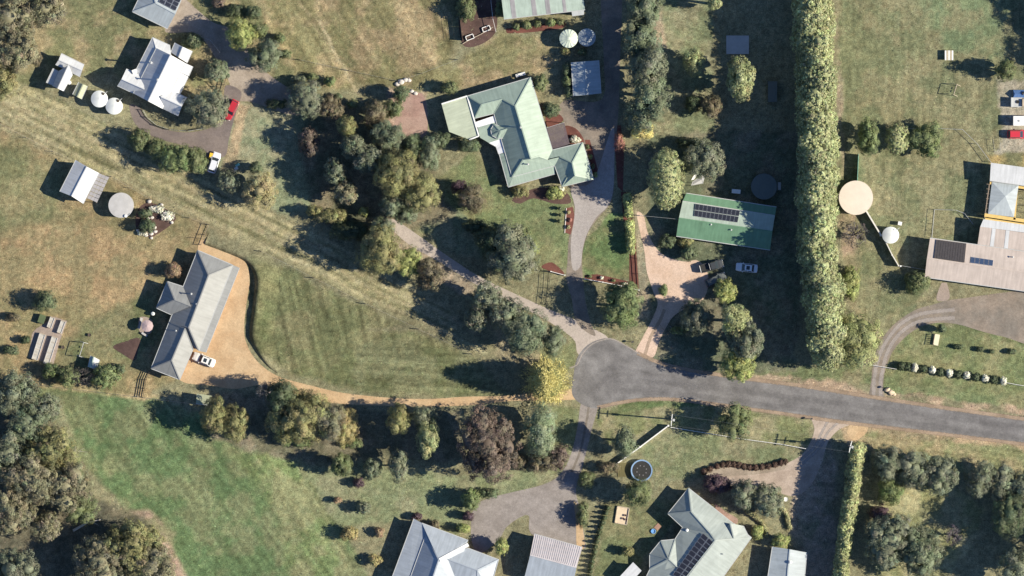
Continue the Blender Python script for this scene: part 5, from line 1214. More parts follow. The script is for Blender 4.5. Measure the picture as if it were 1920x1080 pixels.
# ------------------------------------------------------------------ fences and walls
M_wire = mat('galvanised_wire', (.35,.35,.35), .5, metal=.5)
M_fwhite = mat('white_paint', (.74,.73,.70), .6, .05)
M_creamwall = mat('cream_render', (.66,.63,.58), .8, .06)
M_teal = mat('teal_sheet_fence', (.20,.42,.36), .6, .1)
def fence(name, path, label, h=1.2, post=2.4, rails=(), railm=None, postm=None, pw=.12, rw=.05, rh=.12, wires=(), cat='fence', palings=0, pal_w=.08, group=None):
    pts = [P(*q) for q in path]; t = thing(name, pts[0], label, cat, group); postm = postm or M_timber; railm = railm or postm
    seg = []
    for a, b in zip(pts[:-1], pts[1:]):
        n = max(1, round((b - a).length / post)); seg += [a.lerp(b, i / n) for i in range(n)]
    seg.append(pts[-1])
    for p in seg: MB().beam(p, p + Vector((0, 0, h + .06)), pw, pw).build('post', postm, t)
    for a, b in zip(seg[:-1], seg[1:]):
        for z in rails: MB().beam(a + Vector((0, 0, z)), b + Vector((0, 0, z)), rw, rh).build('rail', railm, t)
        for z in wires: MB().tube(a + Vector((0, 0, z)), b + Vector((0, 0, z)), .012, .012, 4).build('wire', M_wire, t)
    if palings:
        for a, b in zip(seg[:-1], seg[1:]):
            n = max(1, int((b - a).length / palings))
            for i in range(n):
                p = a.lerp(b, (i + .5) / n); MB().beam(p + Vector((0, 0, .08)), p + Vector((0, 0, h)), pal_w, .03).build('paling', railm, t)
    return t
def wall(name, path, label, h, w=.2, m=None, cat='wall', post=True):
    pts = [P(*q) for q in path]; t = thing(name, pts[0], label, cat)
    for a, b in zip(pts[:-1], pts[1:]):
        n = max(1, round((b - a).length / 2.4))
        for i in range(n):
            p, q = a.lerp(b, i / n), a.lerp(b, (i + 1) / n); d = (q - p) * .004
            MB().beam(p + d + Vector((0, 0, h / 2)), q - d + Vector((0, 0, h / 2)), w, h).build('wall_panel', m, t)
    if post:
        for p in pts: MB().box((p.x, p.y, h / 2 + .04), (w * 1.6, w * 1.6, h + .08)).build('pier', m, t)
    return t
fence('rail_fence', [(281,696),(274,712),(268,745)], 'dark timber rail fence below the grey house', 1.3, 1.8, (.25,.55,.85,1.15), M_darktim, M_darktim, rw=.05, rh=.14)
fence('rail_fence', [(392,421),(384,440),(377,459)], 'thin dark rail fence above the grey house', 1.2, 2.2, (.35,1.1), M_timber, M_darktim, rw=.05, rh=.08)
fence('timber_gate', [(378,447),(364,446)], 'small slatted timber gate above the grey house', 1.2, .45, (.3,.6,.9,1.15), M_darktim, M_darktim, pw=.08, cat='gate')
fence('wire_fence', [(0,232),(100,284),(210,331),(320,396),(392,421)], 'wire fence along the lower side of the dry diagonal strip', 1.1, 5.5, (), None, M_timber, pw=.11, wires=(.4,.75,1.05))
fence('wire_fence', [(490,471),(588,521),(685,569),(785,617),(885,664)], 'wire fence along the upper side of the middle paddock', 1.2, 12, (), None, M_darktim, pw=.16, wires=(.4,.75,1.1))
fence('wire_fence', [(562,112),(746,152),(790,138),(858,112)], 'wire fence along the lower edge of the top paddock', 1.1, 9, (), None, M_darktim, pw=.14, wires=(.4,.75,1.05))
fence('wire_fence', [(20,716),(140,730),(265,745),(368,758)], 'wire fence on the pale line above the green paddock', 1.1, 6, (), None, M_timber, pw=.10, wires=(.4,.75,1.05))
fence('picket_fence', [(268,206),(276,220),(294,235),(318,243),(352,246),(382,241)], 'grey picket fence inside the curved dark drive', .95, 2.0, (.3,.8), M_gut, M_timber, palings=.35, pal_w=.06)
fence('garden_fence', [(398,154),(417,172),(424,146)], 'short garden fence with gate right of the white farmhouse', 1.1, 1.6, (.4,1.0), M_darktim, M_darktim, palings=.3, pal_w=.05)
fence('garden_fence', [(372,66),(395,76),(412,98)], 'pale garden fence along the gravel turning area', .9, 2.2, (.4,.85), M_gut, M_gut)
fence('white_fence', [(1096,523),(1130,529),(1165,536),(1198,544)], 'white front fence right of the green house drive', 1.0, 3.4, (.15,.35,.55,.75,.92), M_fwhite, M_fwhite, pw=.22, rw=.10, rh=.14)
fence('white_fence', [(1033,509),(1059,516)], 'short white front fence left of the green house drive', 1.0, 2.8, (.15,.35,.55,.75,.92), M_fwhite, M_fwhite, pw=.22, rw=.10, rh=.14)
fence('black_fence', [(1005,492),(1018,508),(1031,510),(1029,540),(1025,571)], 'dark metal fence of the enclosure left of the white front fence', 1.5, 2.4, (.2,.8,1.45), M_dark_metal, M_dark_metal, pw=.08, rw=.04, rh=.06, wires=(.5,1.1))
fence('dark_fence', [(1188,385),(1193,455),(1199,543),(1209,553)], 'dark fence along the red mulch bed beside the pinkish drive', 1.0, 3, (.35,.9), M_darktim, M_darktim, pw=.10)
fence('timber_gate', [(1238,610),(1252,627)], 'dark gate leaf standing open at the pinkish gravel drive', 1.1, 1.2, (.3,.6,.9), M_timber, M_timber, cat='gate')
fence('rail_fence', [(1255,610),(1268,628)], 'short pale-topped rail fence right of the pinkish gravel drive', 1.1, 1.6, (.4,.9), M_gut, M_darktim)
wall('cream_wall', [(1622,393),(1651,441)], 'upper cream wall between the big tan tank and the small white tank', 1.75, .28, M_creamwall)
wall('cream_wall', [(1661,455),(1672,478),(1684,498)], 'lower cream wall from the small white tank to the white corner post', 1.75, .18, M_creamwall)
fence('thin_fence', [(1688,498),(1712,502),(1736,506)], 'thin grey fence from the white corner post to the cream house', 1.5, 2.2, (.3,1.4), M_gut, M_gut, pw=.08)
wall('bed_kerb', [(1062,390),(1059,437)], 'pale kerb on the left of the narrow red bed', .15, .14, M_creamwall, 'kerb', False)
wall('teal_fence', [(1609,290),(1607,340)], 'teal sheet fence below the three big green shrubs', 1.8, .08, M_teal, 'fence')
fence('wire_fence', [(1700,241),(1755,241),(1804,243),(1832,270),(1857,304)], 'wire fence curving across the right lawn to the white roof', 1.1, 4.6, (1.05,), M_gut, M_gut, pw=.10, wires=(.4,.75), rh=.08)
fence('pool_fence', [(1747,446),(1752,393),(1792,394),(1808,400),(1824,420)], 'thin fence round the small lawn above the cream house', 1.0, 2.4, (.1,.95), M_gut, M_gut, pw=.06, rw=.05, rh=.05)
fence('yard_fence', [(1862,262),(1865,285),(1876,280),(1874,258)], 'small wire pen beside the gravel yard at the right edge', 1.0, 1.4, (.95,), M_gut, M_gut, pw=.05, rw=.03, rh=.04)
wall('white_wall', [(1253,798),(1200,838),(1153,872)], 'white garden wall slanting down-left from the left power pole', 1.35, .22, M_fwhite)
fence('white_fence', [(1258,801),(1300,808),(1350,816),(1400,824),(1460,832),(1510,841)], 'long white rail fence below the road, left of the shaded drive', 1.0, 1.9, (.4,.75,.98), M_fwhite, M_fwhite, pw=.14, rw=.08, rh=.12)
fence('white_gate', [(1632,684),(1656,688),(1680,692)], 'white pipe gate across the curving gravel drive', 1.1, 2.4, (.3,.6,.85,1.08), M_fwhite, M_fwhite, pw=.12, rw=.07, rh=.07, cat='gate')
fence('white_fence', [(1885,717),(1905,721),(1960,729)], 'white rail fence at the right end of the flowering row', .9, 2.4, (.4,.85), M_fwhite, M_fwhite, pw=.12, rw=.07)
fence('orchard_fence', [(930,60),(924,35),(918,-20)], 'white post fence on the right of the netted enclosure', 1.6, 2.2, (1.5,), M_fwhite, M_fwhite, pw=.08, rw=.06, rh=.08)
M_net = mat('dark_shade_cloth', (.035,.04,.036), .9)
wall('shade_cloth_fence', [(856,-30),(861,25),(867,76)], 'dark shade cloth fence on the left of the fruit tree at the top edge', 1.7, .05, M_net, 'fence')
fence('orchard_fence', [(838,-20),(846,30),(853,78)], 'thin dark wire fence left of the shade cloth fence at the top edge', 1.5, 2.4, (.75,1.45), M_net, M_net, pw=.07, rw=.03, rh=.04, wires=(.4,1.1))
for (x, y, rz, lb) in ((881, 70, .35, 'left'), (912, 54, .35, 'right')):
    c = P(x, y); t = thing('cold_frame', c, '%s white framed garden box below the netted enclosure' % lb, 'garden frame', 'white garden boxes')
    d = Vector((math.cos(rz), math.sin(rz), 0)); n = Vector((-d.y, d.x, 0))
    for sgn in (-1, 1):
        MB().beam(c + n * .45 * sgn - d * .8 + Vector((0, 0, .2)), c + n * .45 * sgn + d * .8 + Vector((0, 0, .2)), .14, .4).build('side_board', M_fwhite, t)
        MB().beam(c + d * .8 * sgn - n * .37 + Vector((0, 0, .2)), c + d * .8 * sgn + n * .37 + Vector((0, 0, .2)), .14, .396).build('end_board', M_fwhite, t)
fence('garden_edging', [(868,82),(880,75),(902,64),(924,51)], 'pale timber edging along the bottom of the netted enclosure', .3, 3, (.2,), M_paletim, M_paletim, rw=.12, rh=.2, cat='edging')

# ------------------------------------------------------------------ power poles and wires
M_polew = mat('grey_pole', (.33,.30,.27), .85, .15)
def pole(x, y, h, rz, label):
    c = P(x, y); t = thing('power_pole', c, label, 'power pole', 'roadside power poles')
    MB().tube(c, c + Vector((0, 0, h)), .17, .11, 10).build('pole', M_polew, t)
    d = Vector((math.cos(rz), math.sin(rz), 0)); top = c + Vector((0, 0, h - .35)); n = Vector((-d.y, d.x, 0))
    MB().beam(top + n * .16 - d * 1.25, top + n * .16 + d * 1.25, .13, .15).build('crossarm', M_fwhite, t)
    MB().beam(c + Vector((0, 0, h - 1.5)) + n * .16 - d * .7, c + Vector((0, 0, h - 1.5)) + n * .16 + d * .7, .12, .12).build('crossarm', M_fwhite, t)
    for u in (-1.1, -.5, .5, 1.1):
        q = top + d * u + n * .16 + Vector((0, 0, .08)); MB().lathe(q, [(.06, 0), (.09, .08), (.05, .2), (.001, .22)], 8).build('insulator', M_trim, t)
    MB().box(tuple(c + n * -.32 + Vector((0, 0, h - 2.2))), (.5, .4, .7), rz).build('transformer', M_gut, t)
    return t, top, d
p1, t1, d1 = pole(1259, 786, 10.0, math.radians(84), 'left roadside power pole at the corner of the white wall')
p2, t2, d2 = pole(1592, 836, 10.0, math.radians(76), 'right roadside power pole at the top of the narrow hedge')
k = 0
for u, a in ((-1.1, 'lower'), (1.1, 'upper')):
    q0 = t1 + d1 * u + Vector((0, 0, .3)); q1 = t2 + d2 * u + Vector((0, 0, .3)); w = MB(); prev = q0
    for i in range(1, 13):
        s = i / 12; q = q0.lerp(q1, s) - Vector((0, 0, 1.0 * 4 * s * (1 - s))); w.tube(prev, q, .009, .009, 4, False); prev = q
    o = w.build('power_line', M_wire); tag(o, '%s overhead wire between the two roadside poles' % a, 'wire', 'roadside wires')
w = MB(); prev = P(1200, 404, 4.2)
for i in range(1, 7): q = P(1200, 404, 4.2).lerp(P(1272, 411, 3.9), i / 6); w.tube(prev, q, .02, .02, 4, False); prev = q
tag(w.build('service_wire', M_gut), 'thin service wire from the lane pole to the green shed house', 'wire')
c = P(1199, 404); t = thing('service_pole', c, 'slim service pole at the top of the pinkish lane', 'pole'); MB().tube(c, c + Vector((0, 0, 4.4)), .08, .06, 8).build('pole', M_polew, t); MB().beam(c + Vector((-.4, 0, 4.2)), c + Vector((.4, 0, 4.2)), .07, .07).build('crossarm', M_polew, t)

# ------------------------------------------------------------------ vehicles
M_tyre2 = mat('tyre_rubber', (.02,.02,.02), .85); M_rim = mat('wheel_rim', (.5,.5,.5), .3, metal=.7)
M_lamp = mat('headlamp_glass', (.7,.7,.7), .1, spec=.6); M_tail = mat('tail_lamp', (.35,.02,.02), .3); M_trimb = mat('black_trim', (.03,.03,.03), .6)
def paint(name, c): return mat(name, c, .25, .03, 1.0, spec=.6, fine=.02)
def loft(sections):
    """sections: list of (x, [(y,z)...]) with equal counts -> closed skin"""
    n = len(sections[0][1]); vs = [(x, y, z) for x, ring in sections for y, z in ring]; fs = []
    for k in range(len(sections) - 1):
        for i in range(n): fs.append((k * n + i, k * n + (i + 1) % n, (k + 1) * n + (i + 1) % n, (k + 1) * n + i))
    fs += [tuple(range(n - 1, -1, -1)), tuple(range((len(sections) - 1) * n, len(sections) * n))]
    m = MB(); m.add(vs, fs); return m
def ring(w, z0, z1, ch=.12):
    return [(-w + ch, z0), (w - ch, z0), (w, z0 + ch), (w, z1 - ch), (w - ch * 1.6, z1), (-w + ch * 1.6, z1), (-w, z1 - ch), (-w, z0 + ch)]
def car(name, x, y, heading, color, label, length=4.5, width=1.78, kind='sedan', cat='car', scale=1.0):
    """heading: photo direction of the bonnet in degrees (0 = right, 90 = up)"""
    t = thing(name, P(x, y, .03), label, cat, None, math.radians(heading)); L = length / 2; W = width / 2; pm = paint('paint_' + name + '_' + str(round(x)), color)
    st = [(-L, .80, .42, .80), (-L + .12, .92, .30, .92), (-L + .7, .99, .24, .97), (-.5, 1.0, .22, .96), (.7, 1.0, .22, .94), (L - .75, .98, .24, .88), (L - .18, .90, .30, .76), (L, .74, .40, .66)]
    b = loft([(sx, ring(W * f, z0, z1)) for sx, f, z0, z1 in st]).build('body', pm, t, local=True, smooth=False)
    cab = {'sedan': (-1.55, -1.0, .35, 1.05), 'hatch': (-1.95, -1.55, .35, 1.05), 'wagon': (-2.0, -1.75, .3, 1.0), 'ute': (-.35, -.15, .75, 1.35)}[kind]
    z0, z1 = .90, 1.43 if kind != 'ute' else 1.70
    zb = .90
    gl = MB(); w0, w1 = W * .90, W * .72
    gl.add([(cab[0], -w0, zb), (cab[0], w0, zb), (cab[3], w0, zb), (cab[3], -w0, zb), (cab[1], -w1, z1), (cab[1], w1, z1), (cab[2], w1, z1), (cab[2], -w1, z1)],
           [(4, 7, 6, 5), (0, 1, 2, 3), (0, 4, 5, 1), (1, 5, 6, 2), (2, 6, 7, 3), (3, 7, 4, 0)]); gl.build('window_glass', M_glass, t, local=True)
    MB().prism([(cab[1] - .04, -w1 * .99), (cab[2] + .04, -w1 * .99), (cab[2] + .10, 0), (cab[2] + .04, w1 * .99), (cab[1] - .04, w1 * .99)], z1 - .02, z1 + .05).build('roof', pm, t, local=True)
    for sy in (-1, 1):
        for a, c_ in (((cab[0], w0), (cab[1], w1)), ((cab[3], w0), (cab[2], w1)), ((cab[1] * .4 + cab[2] * .6, w0 * .985), (cab[1] * .4 + cab[2] * .6, w1))):
            MB().beam((a[0], a[1] * sy, zb), (c_[0], c_[1] * sy, z1), .09, .08).build('pillar', pm, t, local=True)
        MB().box((cab[3] - .25, sy * (W + .06), .98), (.16, .2, .12)).build('mirror', pm, t, local=True)
        MB().box((L - .12, sy * W * .66, .64), (.22, .32, .12)).build('headlight', M_lamp, t, local=True)
        MB().box((-L + .06, sy * W * .68, .76), (.14, .30, .14)).build('tail_light', M_tail, t, local=True)
        for wx in (L * .62, -L * .60):
            wh = MB(); wh.tube((wx, sy * (W - .20), .31), (wx, sy * (W + .01), .31), .32, .32, 18); o = wh.build('wheel', M_tyre2, t, local=True)
            MB().tube((wx, sy * (W + .005), .31), (wx, sy * (W + .025), .31), .20, .18, 14).build('rim', M_rim, o, local=True)
    if kind == 'ute':
        MB().box((-1.35, 0, .99), (1.65, width * .80, .03)).build('tray_floor', M_trimb, t, local=True)
        for sy in (-1, 1): MB().box((-1.35, sy * W * .86, 1.08), (1.75, .12, .28)).build('tray_side', pm, t, local=True)
        MB().box((-L + .10, 0, 1.06), (.10, width * .80, .26)).build('tailgate', M_trim, t, local=True)
        MB().box((-.42, 0, 1.3), (.08, width * .74, .6)).build('headboard', M_trim, t, local=True)
    if kind == 'sedan': MB().box((-.25, 0, z1 + .055), (.7, .8, .02)).build('sunroof', M_glass, t, local=True)
    return t
car('parked_car', 434, 206, -117, (.42,.03,.045), 'red car parked beside the wide dull green tree', 4.4, 1.75, 'wagon')
car('parked_car', 402, 305, 72, (.62,.64,.70), 'white hatchback at the end of the curved dark drive', 4.4, 1.8, 'hatch')
car('parked_car', 383, 674.5, 158, (.72,.71,.68), 'white sedan parked beside the grey roofed house', 4.8, 1.82, 'sedan')
car('parked_ute', 1334, 499, 15, (.05,.055,.06), 'dark utility truck with open tray on the pinkish gravel yard', 5.0, 1.85, 'ute', 'utility truck')
car('parked_car', 1342, 524, 24, (.10,.11,.11), 'dark grey car in the shade below the utility truck', 4.5, 1.76, 'wagon')
car('parked_car', 1400, 502, 174, (.70,.72,.76), 'pale silver sedan in the shade below the green shed house', 4.5, 1.78, 'sedan')
car('parked_car', 1908, 252, 0, (.52,.04,.06), 'red car at the right edge of the gravel yard', 4.4, 1.75, 'hatch')
c = P(1918, 227, .03); t = thing('box_trailer', c, 'white box trailer above the red car at the right edge', 'trailer')
MB().box((c.x, c.y, 1.25), (4.2, 2.0, 1.5)).build('box_body', M_fwhite, t); MB().box((c.x, c.y, .45), (4.0, 1.7, .1)).build('chassis', M_trimb, t); MB().lathe(c + Vector((-.9, 0, 2.0)), [(.22, 0), (.22, .08), (.001, .1)], 10).build('roof_vent', M_gut, t)
for sy in (-1, 1): MB().tube((c.x - .3, c.y + sy * .82, .35), (c.x - .3, c.y + sy * 1.02, .35), .35, .35, 16).build('wheel', M_tyre2, t)
MB().beam((c.x - 2.0, c.y, .5), (c.x - 3.0, c.y, .5), .1, .1).build('drawbar', M_trimb, t)
c = P(1905, 192, .03); t = thing('flat_trailer', c, 'grey flatbed trailer with a pale load at the right edge', 'trailer')
MB().box((c.x, c.y, .62), (2.3, 2.0, .12)).build('deck', M_gut, t); MB().box((c.x - 1.05, c.y, 1.0), (.12, 2.0, .8)).build('headboard', M_gut, t); MB().box((c.x + 2.2, c.y - .1, .75), (1.9, 1.5, .9)).build('pale_crate', M_paletim, t); MB().tube((c.x + .3, c.y + .1, .68), (c.x + .3, c.y + .1, .86), .35, .35, 14).build('spare_wheel', M_tyre2, t)
for sy in (-1, 1): MB().tube((c.x, c.y + sy * .9, .3), (c.x, c.y + sy * 1.08, .3), .3, .3, 14).build('wheel', M_tyre2, t)
c = P(1913, 176, .03); t = thing('covered_boat', c, 'small boat under a blue cover at the right edge', 'boat'); M_tarp = mat('blue_tarp', (.10,.19,.40), .6, .2, 3)
MB().add([(c.x - 1.5, c.y - .8, .5), (c.x + 3, c.y - .8, .5), (c.x + 3, c.y + .8, .5), (c.x - 1.5, c.y + .8, .5), (c.x - 1.2, c.y - .1, 1.3), (c.x + 3, c.y, 1.4), (c.x - 1.3, c.y - .6, 0), (c.x + 2.9, c.y - .6, 0), (c.x + 2.9, c.y + .6, 0), (c.x - 1.3, c.y + .6, 0)], [(0, 1, 5, 4), (3, 4, 5, 2), (0, 4, 3), (1, 2, 5), (6, 7, 1, 0), (8, 9, 3, 2), (7, 8, 2, 1), (9, 6, 0, 3), (9, 8, 7, 6)]).build('hull_and_cover', M_tarp, t)
MB().tube((c.x + .3, c.y - .1, 1.2), (c.x + .9, c.y + .4, 1.1), .3, .2, 10).build('outboard_motor', M_trimb, t)

# ------------------------------------------------------------------ garden things
c = P(1203, 882); t = thing('trampoline', c, 'round trampoline with blue rim pad on the lawn of the sage house', 'trampoline'); R = 2.25
M_bluepad = mat('blue_rim_pad', (.20,.31,.48), .6, .1)
MB().lathe(c, [(R - .28, .88), (R - .28, .94), (R, .96), (R, .88), (R - .28, .88)], 40).build('rim_pad', M_bluepad, t); MB().lathe(c, [(.001, .86), (R - .27, .87), (R - .27, .85), (.001, .84)], 40).build('jump_mat', M_trimb, t)
for i in range(8):
    a = i * math.pi / 4; q = c + Vector((math.cos(a), math.sin(a), 0)) * (R - .05); MB().tube(q, q + Vector((0, 0, .9)), .03, .03, 6).build('leg', M_gut, t)
    q2 = c + Vector((math.cos(a + .3), math.sin(a + .3), 0)) * R * .45
    MB().box((q2.x, q2.y, .90), (.2, .16, .05), a).build('mat_patch', M_sky, t)
c = P(1165, 966); t = thing('sandpit', c, 'rectangular timber sandpit half in shade left of the sage house', 'sandpit')
cs = [P(1158,949), P(1180,953), P(1175,984), P(1153,980)]
MB().prism([(p.x, p.y) for p in cs], .02, .16).build('sand', mat('sandpit_sand', (.58,.47,.34), .95, .1, bump=.5), t)
for i in range(4): a, b = cs[i], cs[(i + 1) % 4]; MB().beam(a + Vector((0, 0, .18)), b + Vector((0, 0, .18)), .16, .36).build('side_board', M_paletim, t)
for i, (x, y) in enumerate(((1172,966),(1168,972),(1174,974))): p = P(x, y); tag(MB().lathe(p, [(.18, .15), (.22, .42), (.24, .44), (.16, .2)], 10).build('sand_bucket', mat('toy_plastic', (.22,.14,.12), .6)), ('topmost', 'left', 'right lower')[i] + ' dark bucket in the timber sandpit', 'bucket', 'buckets in the sandpit')
M_bluew = mat('paddling_water', (.16,.34,.62), .15)
c = P(1225, 996); t = thing('paddling_pool', c, 'small blue paddling pool on the paving beside the sage house', 'pool'); MB().lathe(c, [(.45, 0), (.52, .25), (.42, .27), (.40, .12), (.001, .12)], 18).build('pool_shell', M_bluew, t); MB().box((c.x + .9, c.y + .9, .06), (1.2, 1.0, .08), .8).build('step', M_brick, t)
def bed(x0, y0, x1, y1, w, label):
    a, b = P(x0, y0), P(x1, y1); d = (b - a).normalized(); n = Vector((-d.y, d.x, 0)) * (w * S / 2); t = thing('raised_bed', a, label, 'raised bed', 'raised vegetable beds')
    cs = [a - n, b - n, b + n, a + n]
    MB().prism([(p.x, p.y) for p in cs], .02, .62).build('soil', mat('bed_cover', (.42,.40,.36), .9, .25, 2, bump=.4), t)
    for i in range(4): MB().beam(cs[i] + Vector((0, 0, .36)), cs[(i + 1) % 4] + Vector((0, 0, .36)), .10, .72).build('side_board', M_paletim if i % 2 else M_conc, t)
    k = max(2, round((b - a).length / 1.2))
    for i in range(1, k): q = a.lerp(b, i / k); MB().beam(q - n * .95 + Vector((0, 0, .66)), q + n * .95 + Vector((0, 0, .66)), .06, .06).build('cross_slat', M_paletim, t)
bed(80,626,65,674,10.5,'longer left raised bed on the pale paved pad'); bed(103,632,87,682,10.5,'longer right raised bed on the pale paved pad')
bed(99,595,92,614,8,'shorter left raised bed at the top of the paved pad'); bed(119,602,111,624,8,'shorter right raised bed at the top of the paved pad')
c = P(80, 605); t = thing('compost_bin', P(79, 598), 'dark compost box at the top left of the paved pad', 'compost bin'); MB().box(tuple(P(79, 598) + Vector((0, 0, .45))), (1.3, 1.7, .9), -.35).build('box', M_darktim, t); MB().box(tuple(P(79, 598) + Vector((0, 0, .93))), (1.35, 1.75, .06), -.35).build('lid', mat('compost_green', (.09,.12,.06), .8), t)
def frame_things(name, a, b, h, label, cat, m, splay=.9):
    a, b = P(*a), P(*b); t = thing(name, a, label, cat); d = (b - a).normalized(); n = Vector((-d.y, d.x, 0))
    MB().tube(a + Vector((0, 0, h)), b + Vector((0, 0, h)), .06, .06, 7).build('top_bar', m, t)
    for q in (a, b):
        for s in (-1, 1): MB().tube(q + n * splay * s, q + Vector((0, 0, h)), .055, .055, 6).build('leg', m, t)
    for s in (.35, .65):
        q = a.lerp(b, s); MB().box(tuple(q + Vector((0, 0, .45))), (.45, .2, .05), math.atan2(d.y, d.x)).build('swing_seat', M_trimb, t)
        for e in (-.2, .2): MB().tube(q + d * e + Vector((0, 0, .45)), q + d * e + Vector((0, 0, h)), .012, .012, 4).build('chain', M_gut, t)
    return t
frame_things('swing_set', (1793,159), (1787,178), 2.1, 'pale timber swing frame on the right lawn', 'swing', M_paletim, .95)
frame_things('swing_set', (158,642), (150,668), 2.0, 'thin metal swing frame beside the raised beds', 'swing', M_gut, .8)
c = P(1779, 104); t = thing('timber_crate', c, 'pale slatted timber table box on the right lawn', 'crate')
for i in range(5): MB().box((c.x - .72 + i * .36, c.y, .95), (.30, 2.0, .06)).build('slat', M_paletim if i % 2 else M_fwhite, t)
for sx in (-.7, .7):
    for sy in (-.8, .8): MB().box((c.x + sx, c.y + sy, .46), (.1, .1, .92)).build('leg', M_timber, t)
MB().box((c.x - .8, c.y, .55), (.05, 1.9, .6)).build('side_panel', M_timber, t)
c = P(1756, 637); t = thing('lawn_bench', c, 'pale cream garden seat on the lawn below the curving drive', 'bench'); rz = -.18
MB().box((c.x, c.y, .46), (1.0, 2.3, .07), rz).build('seat', mat('cream_paint', (.68,.63,.46), .6, .05), t)
for i in range(6): MB().box((c.x - .62, c.y - 1.0 + i * .4, .75), (.06, .12, .7), rz).build('back_slat', M_timber, t)
MB().box((c.x - .62, c.y, 1.1), (.08, 2.3, .08), rz).build('back_rail', M_timber, t)
for sx in (-.4, .4):
    for sy in (-1.0, 1.0): MB().box((c.x + sx, c.y + sy, .22), (.08, .08, .44), rz).build('leg', M_timber, t)
c = P(277, 611); t = thing('umbrella', c, 'round pinkish patio umbrella left of the grey house', 'umbrella'); MB().tube(c, c + Vector((0, 0, 2.3)), .04, .03, 7).build('pole', M_gut, t); MB().lathe(c, [(1.25, 2.0), (.7, 2.2), (.01, 2.4)], 10).build('canopy', mat('pinkish_canvas', (.40,.31,.31), .8, .05), t); MB().lathe(c, [(.3, .02), (.3, .12), (.05, .16)], 12).build('base', M_conc, t)
c = P(263, 606); t = thing('patio_bench', c, 'pale bench left of the pinkish umbrella', 'bench')
MB().box((c.x, c.y, .45), (.55, 2.3, .08), -.28).build('seat', M_conc, t)
for s in (-.9, .9): MB().box((c.x + s * .28, c.y + s * .96, .2), (.5, .1, .42), -.28).build('leg', M_conc, t)
MB().box((c.x - .28, c.y - .08, .75), (.08, 2.2, .5), -.28).build('backrest', M_timber, t)
c = P(271, 627); t = thing('patio_bench', c, 'short pale bench below the pinkish umbrella', 'bench'); MB().box((c.x, c.y, .45), (1.3, .4, .07), -.55).build('seat', M_conc, t)
for s in (-.45, .45): MB().box((c.x + s * .85, c.y - s * .52, .2), (.08, .36, .42), -.55).build('leg', M_conc, t)
sheet('patio_paving', [(262,595),(285,600),(282,625),(262,622)], .018, M_concrete, 'small pale paving under the pinkish umbrella', 'paving', inset=.2)
c = P(287, 588); t = thing('gas_bottle', c, 'small white round drum at the wall corner of the grey house', 'drum'); MB().lathe(c, [(.4, 0), (.42, .9), (.3, 1.05), (.001, 1.1)], 14).build('drum', M_tank, t); MB().tube(c + Vector((0, 0, 1.08)), c + Vector((0, 0, 1.16)), .08, .08, 8).build('cap', M_gut, t)
# white sail over the wood pile
c = P(1306, 338); t = thing('shade_sail', c, 'white shade sail beside the huge pale conifer', 'shade sail'); M_sail = mat('white_sail', (.72,.70,.68), .7, .04)
g0 = [(1296,348,1.8),(1318,344,2.4),(1321,333,2.6),(1314,326,2.5),(1308,334,2.0),(1298,341,1.7)]
MB().slab([P(*q) for q in g0], .03).build('sail_cloth', M_sail, t); MB().slab([P(*q) for q in ((1296,338,1.9),(1303,325,2.2),(1309,327,2.1),(1302,336,1.8))], .03).build('sail_cloth', M_sail, t)
for q in (g0[0], g0[1], g0[3]): p = P(q[0], q[1]); MB().tube(p, p + Vector((0, 0, q[2])), .05, .05, 6).build('post', M_gut, t)
def simple_box(name, x, y, size, rz, m, label, cat, lidm=None):
    c = P(x, y, .02); t = thing(name, c, label, cat); MB().box((c.x, c.y, size[2] / 2 + .02), size, rz).build('body', m, t)
    MB().box((c.x, c.y, size[2] + .05), (size[0] * 1.06, size[1] * 1.06, .06), rz).build('lid', lidm or m, t); return t
simple_box('storage_box', 1380, 359, (1.7,.8,.9), -.1, M_conc, 'small white box behind the green shed house', 'box', M_trim)
simple_box('storage_box', 1687, 419, (.75,.7,1.0), -.2, M_gut, 'small white pump box above the small white tank', 'box', M_trim)
simple_box('white_post', 1688, 499, (.3,.3,1.7), 0, M_fwhite, 'white corner post at the lower end of the cream wall', 'post', M_trim)
simple_box('trailer_bath', 1461, 349, (.6,1.5,.55), 0, M_trim, 'white bathtub in the shade beside the dark green tank', 'bathtub', M_conc)
simple_box('orange_mower', 396, 292, (.6,1.1,.8), -.2, mat('orange_plastic', (.75,.30,.03), .5), 'orange ride-on mower beside the white hatchback', 'mower', mat('yellow_plastic', (.8,.5,.06), .5))
t = thing('garden_cart', P(443, 316, .02), 'white and teal garden trolley right of the white hatchback', 'trolley'); c = P(443, 316); M_tealp = mat('teal_plastic', (.16,.42,.42), .5)
MB().box((c.x, c.y, .6), (.8, .6, .5), .5).build('tub', M_trim, t); MB().box((c.x + .3, c.y + .7, .7), (.9, .5, .1), .5).build('tray', M_tealp, t); MB().beam((c.x - .5, c.y - .7, .5), (c.x + .1, c.y - .2, .5), .3, .2).build('handle_box', M_trim, t)
for s in (-.3, .3): MB().tube((c.x + s, c.y - .3, .16), (c.x + s, c.y - .36, .16), .16, .16, 10).build('wheel', M_tyre2, t)
for i in range(2): 
    c = P(*((118, 651), (168, 628))[i]); tag(MB().lathe(c, [(.22, 0), (.34, .4), (.36, .45), (.26, .4), (.001, .36)], 12).build('garden_pot', M_darktim), ('dark garden pot between the raised beds and the swing frame', 'dark garden pot alone on the grass above the swing frame')[i], 'pot')
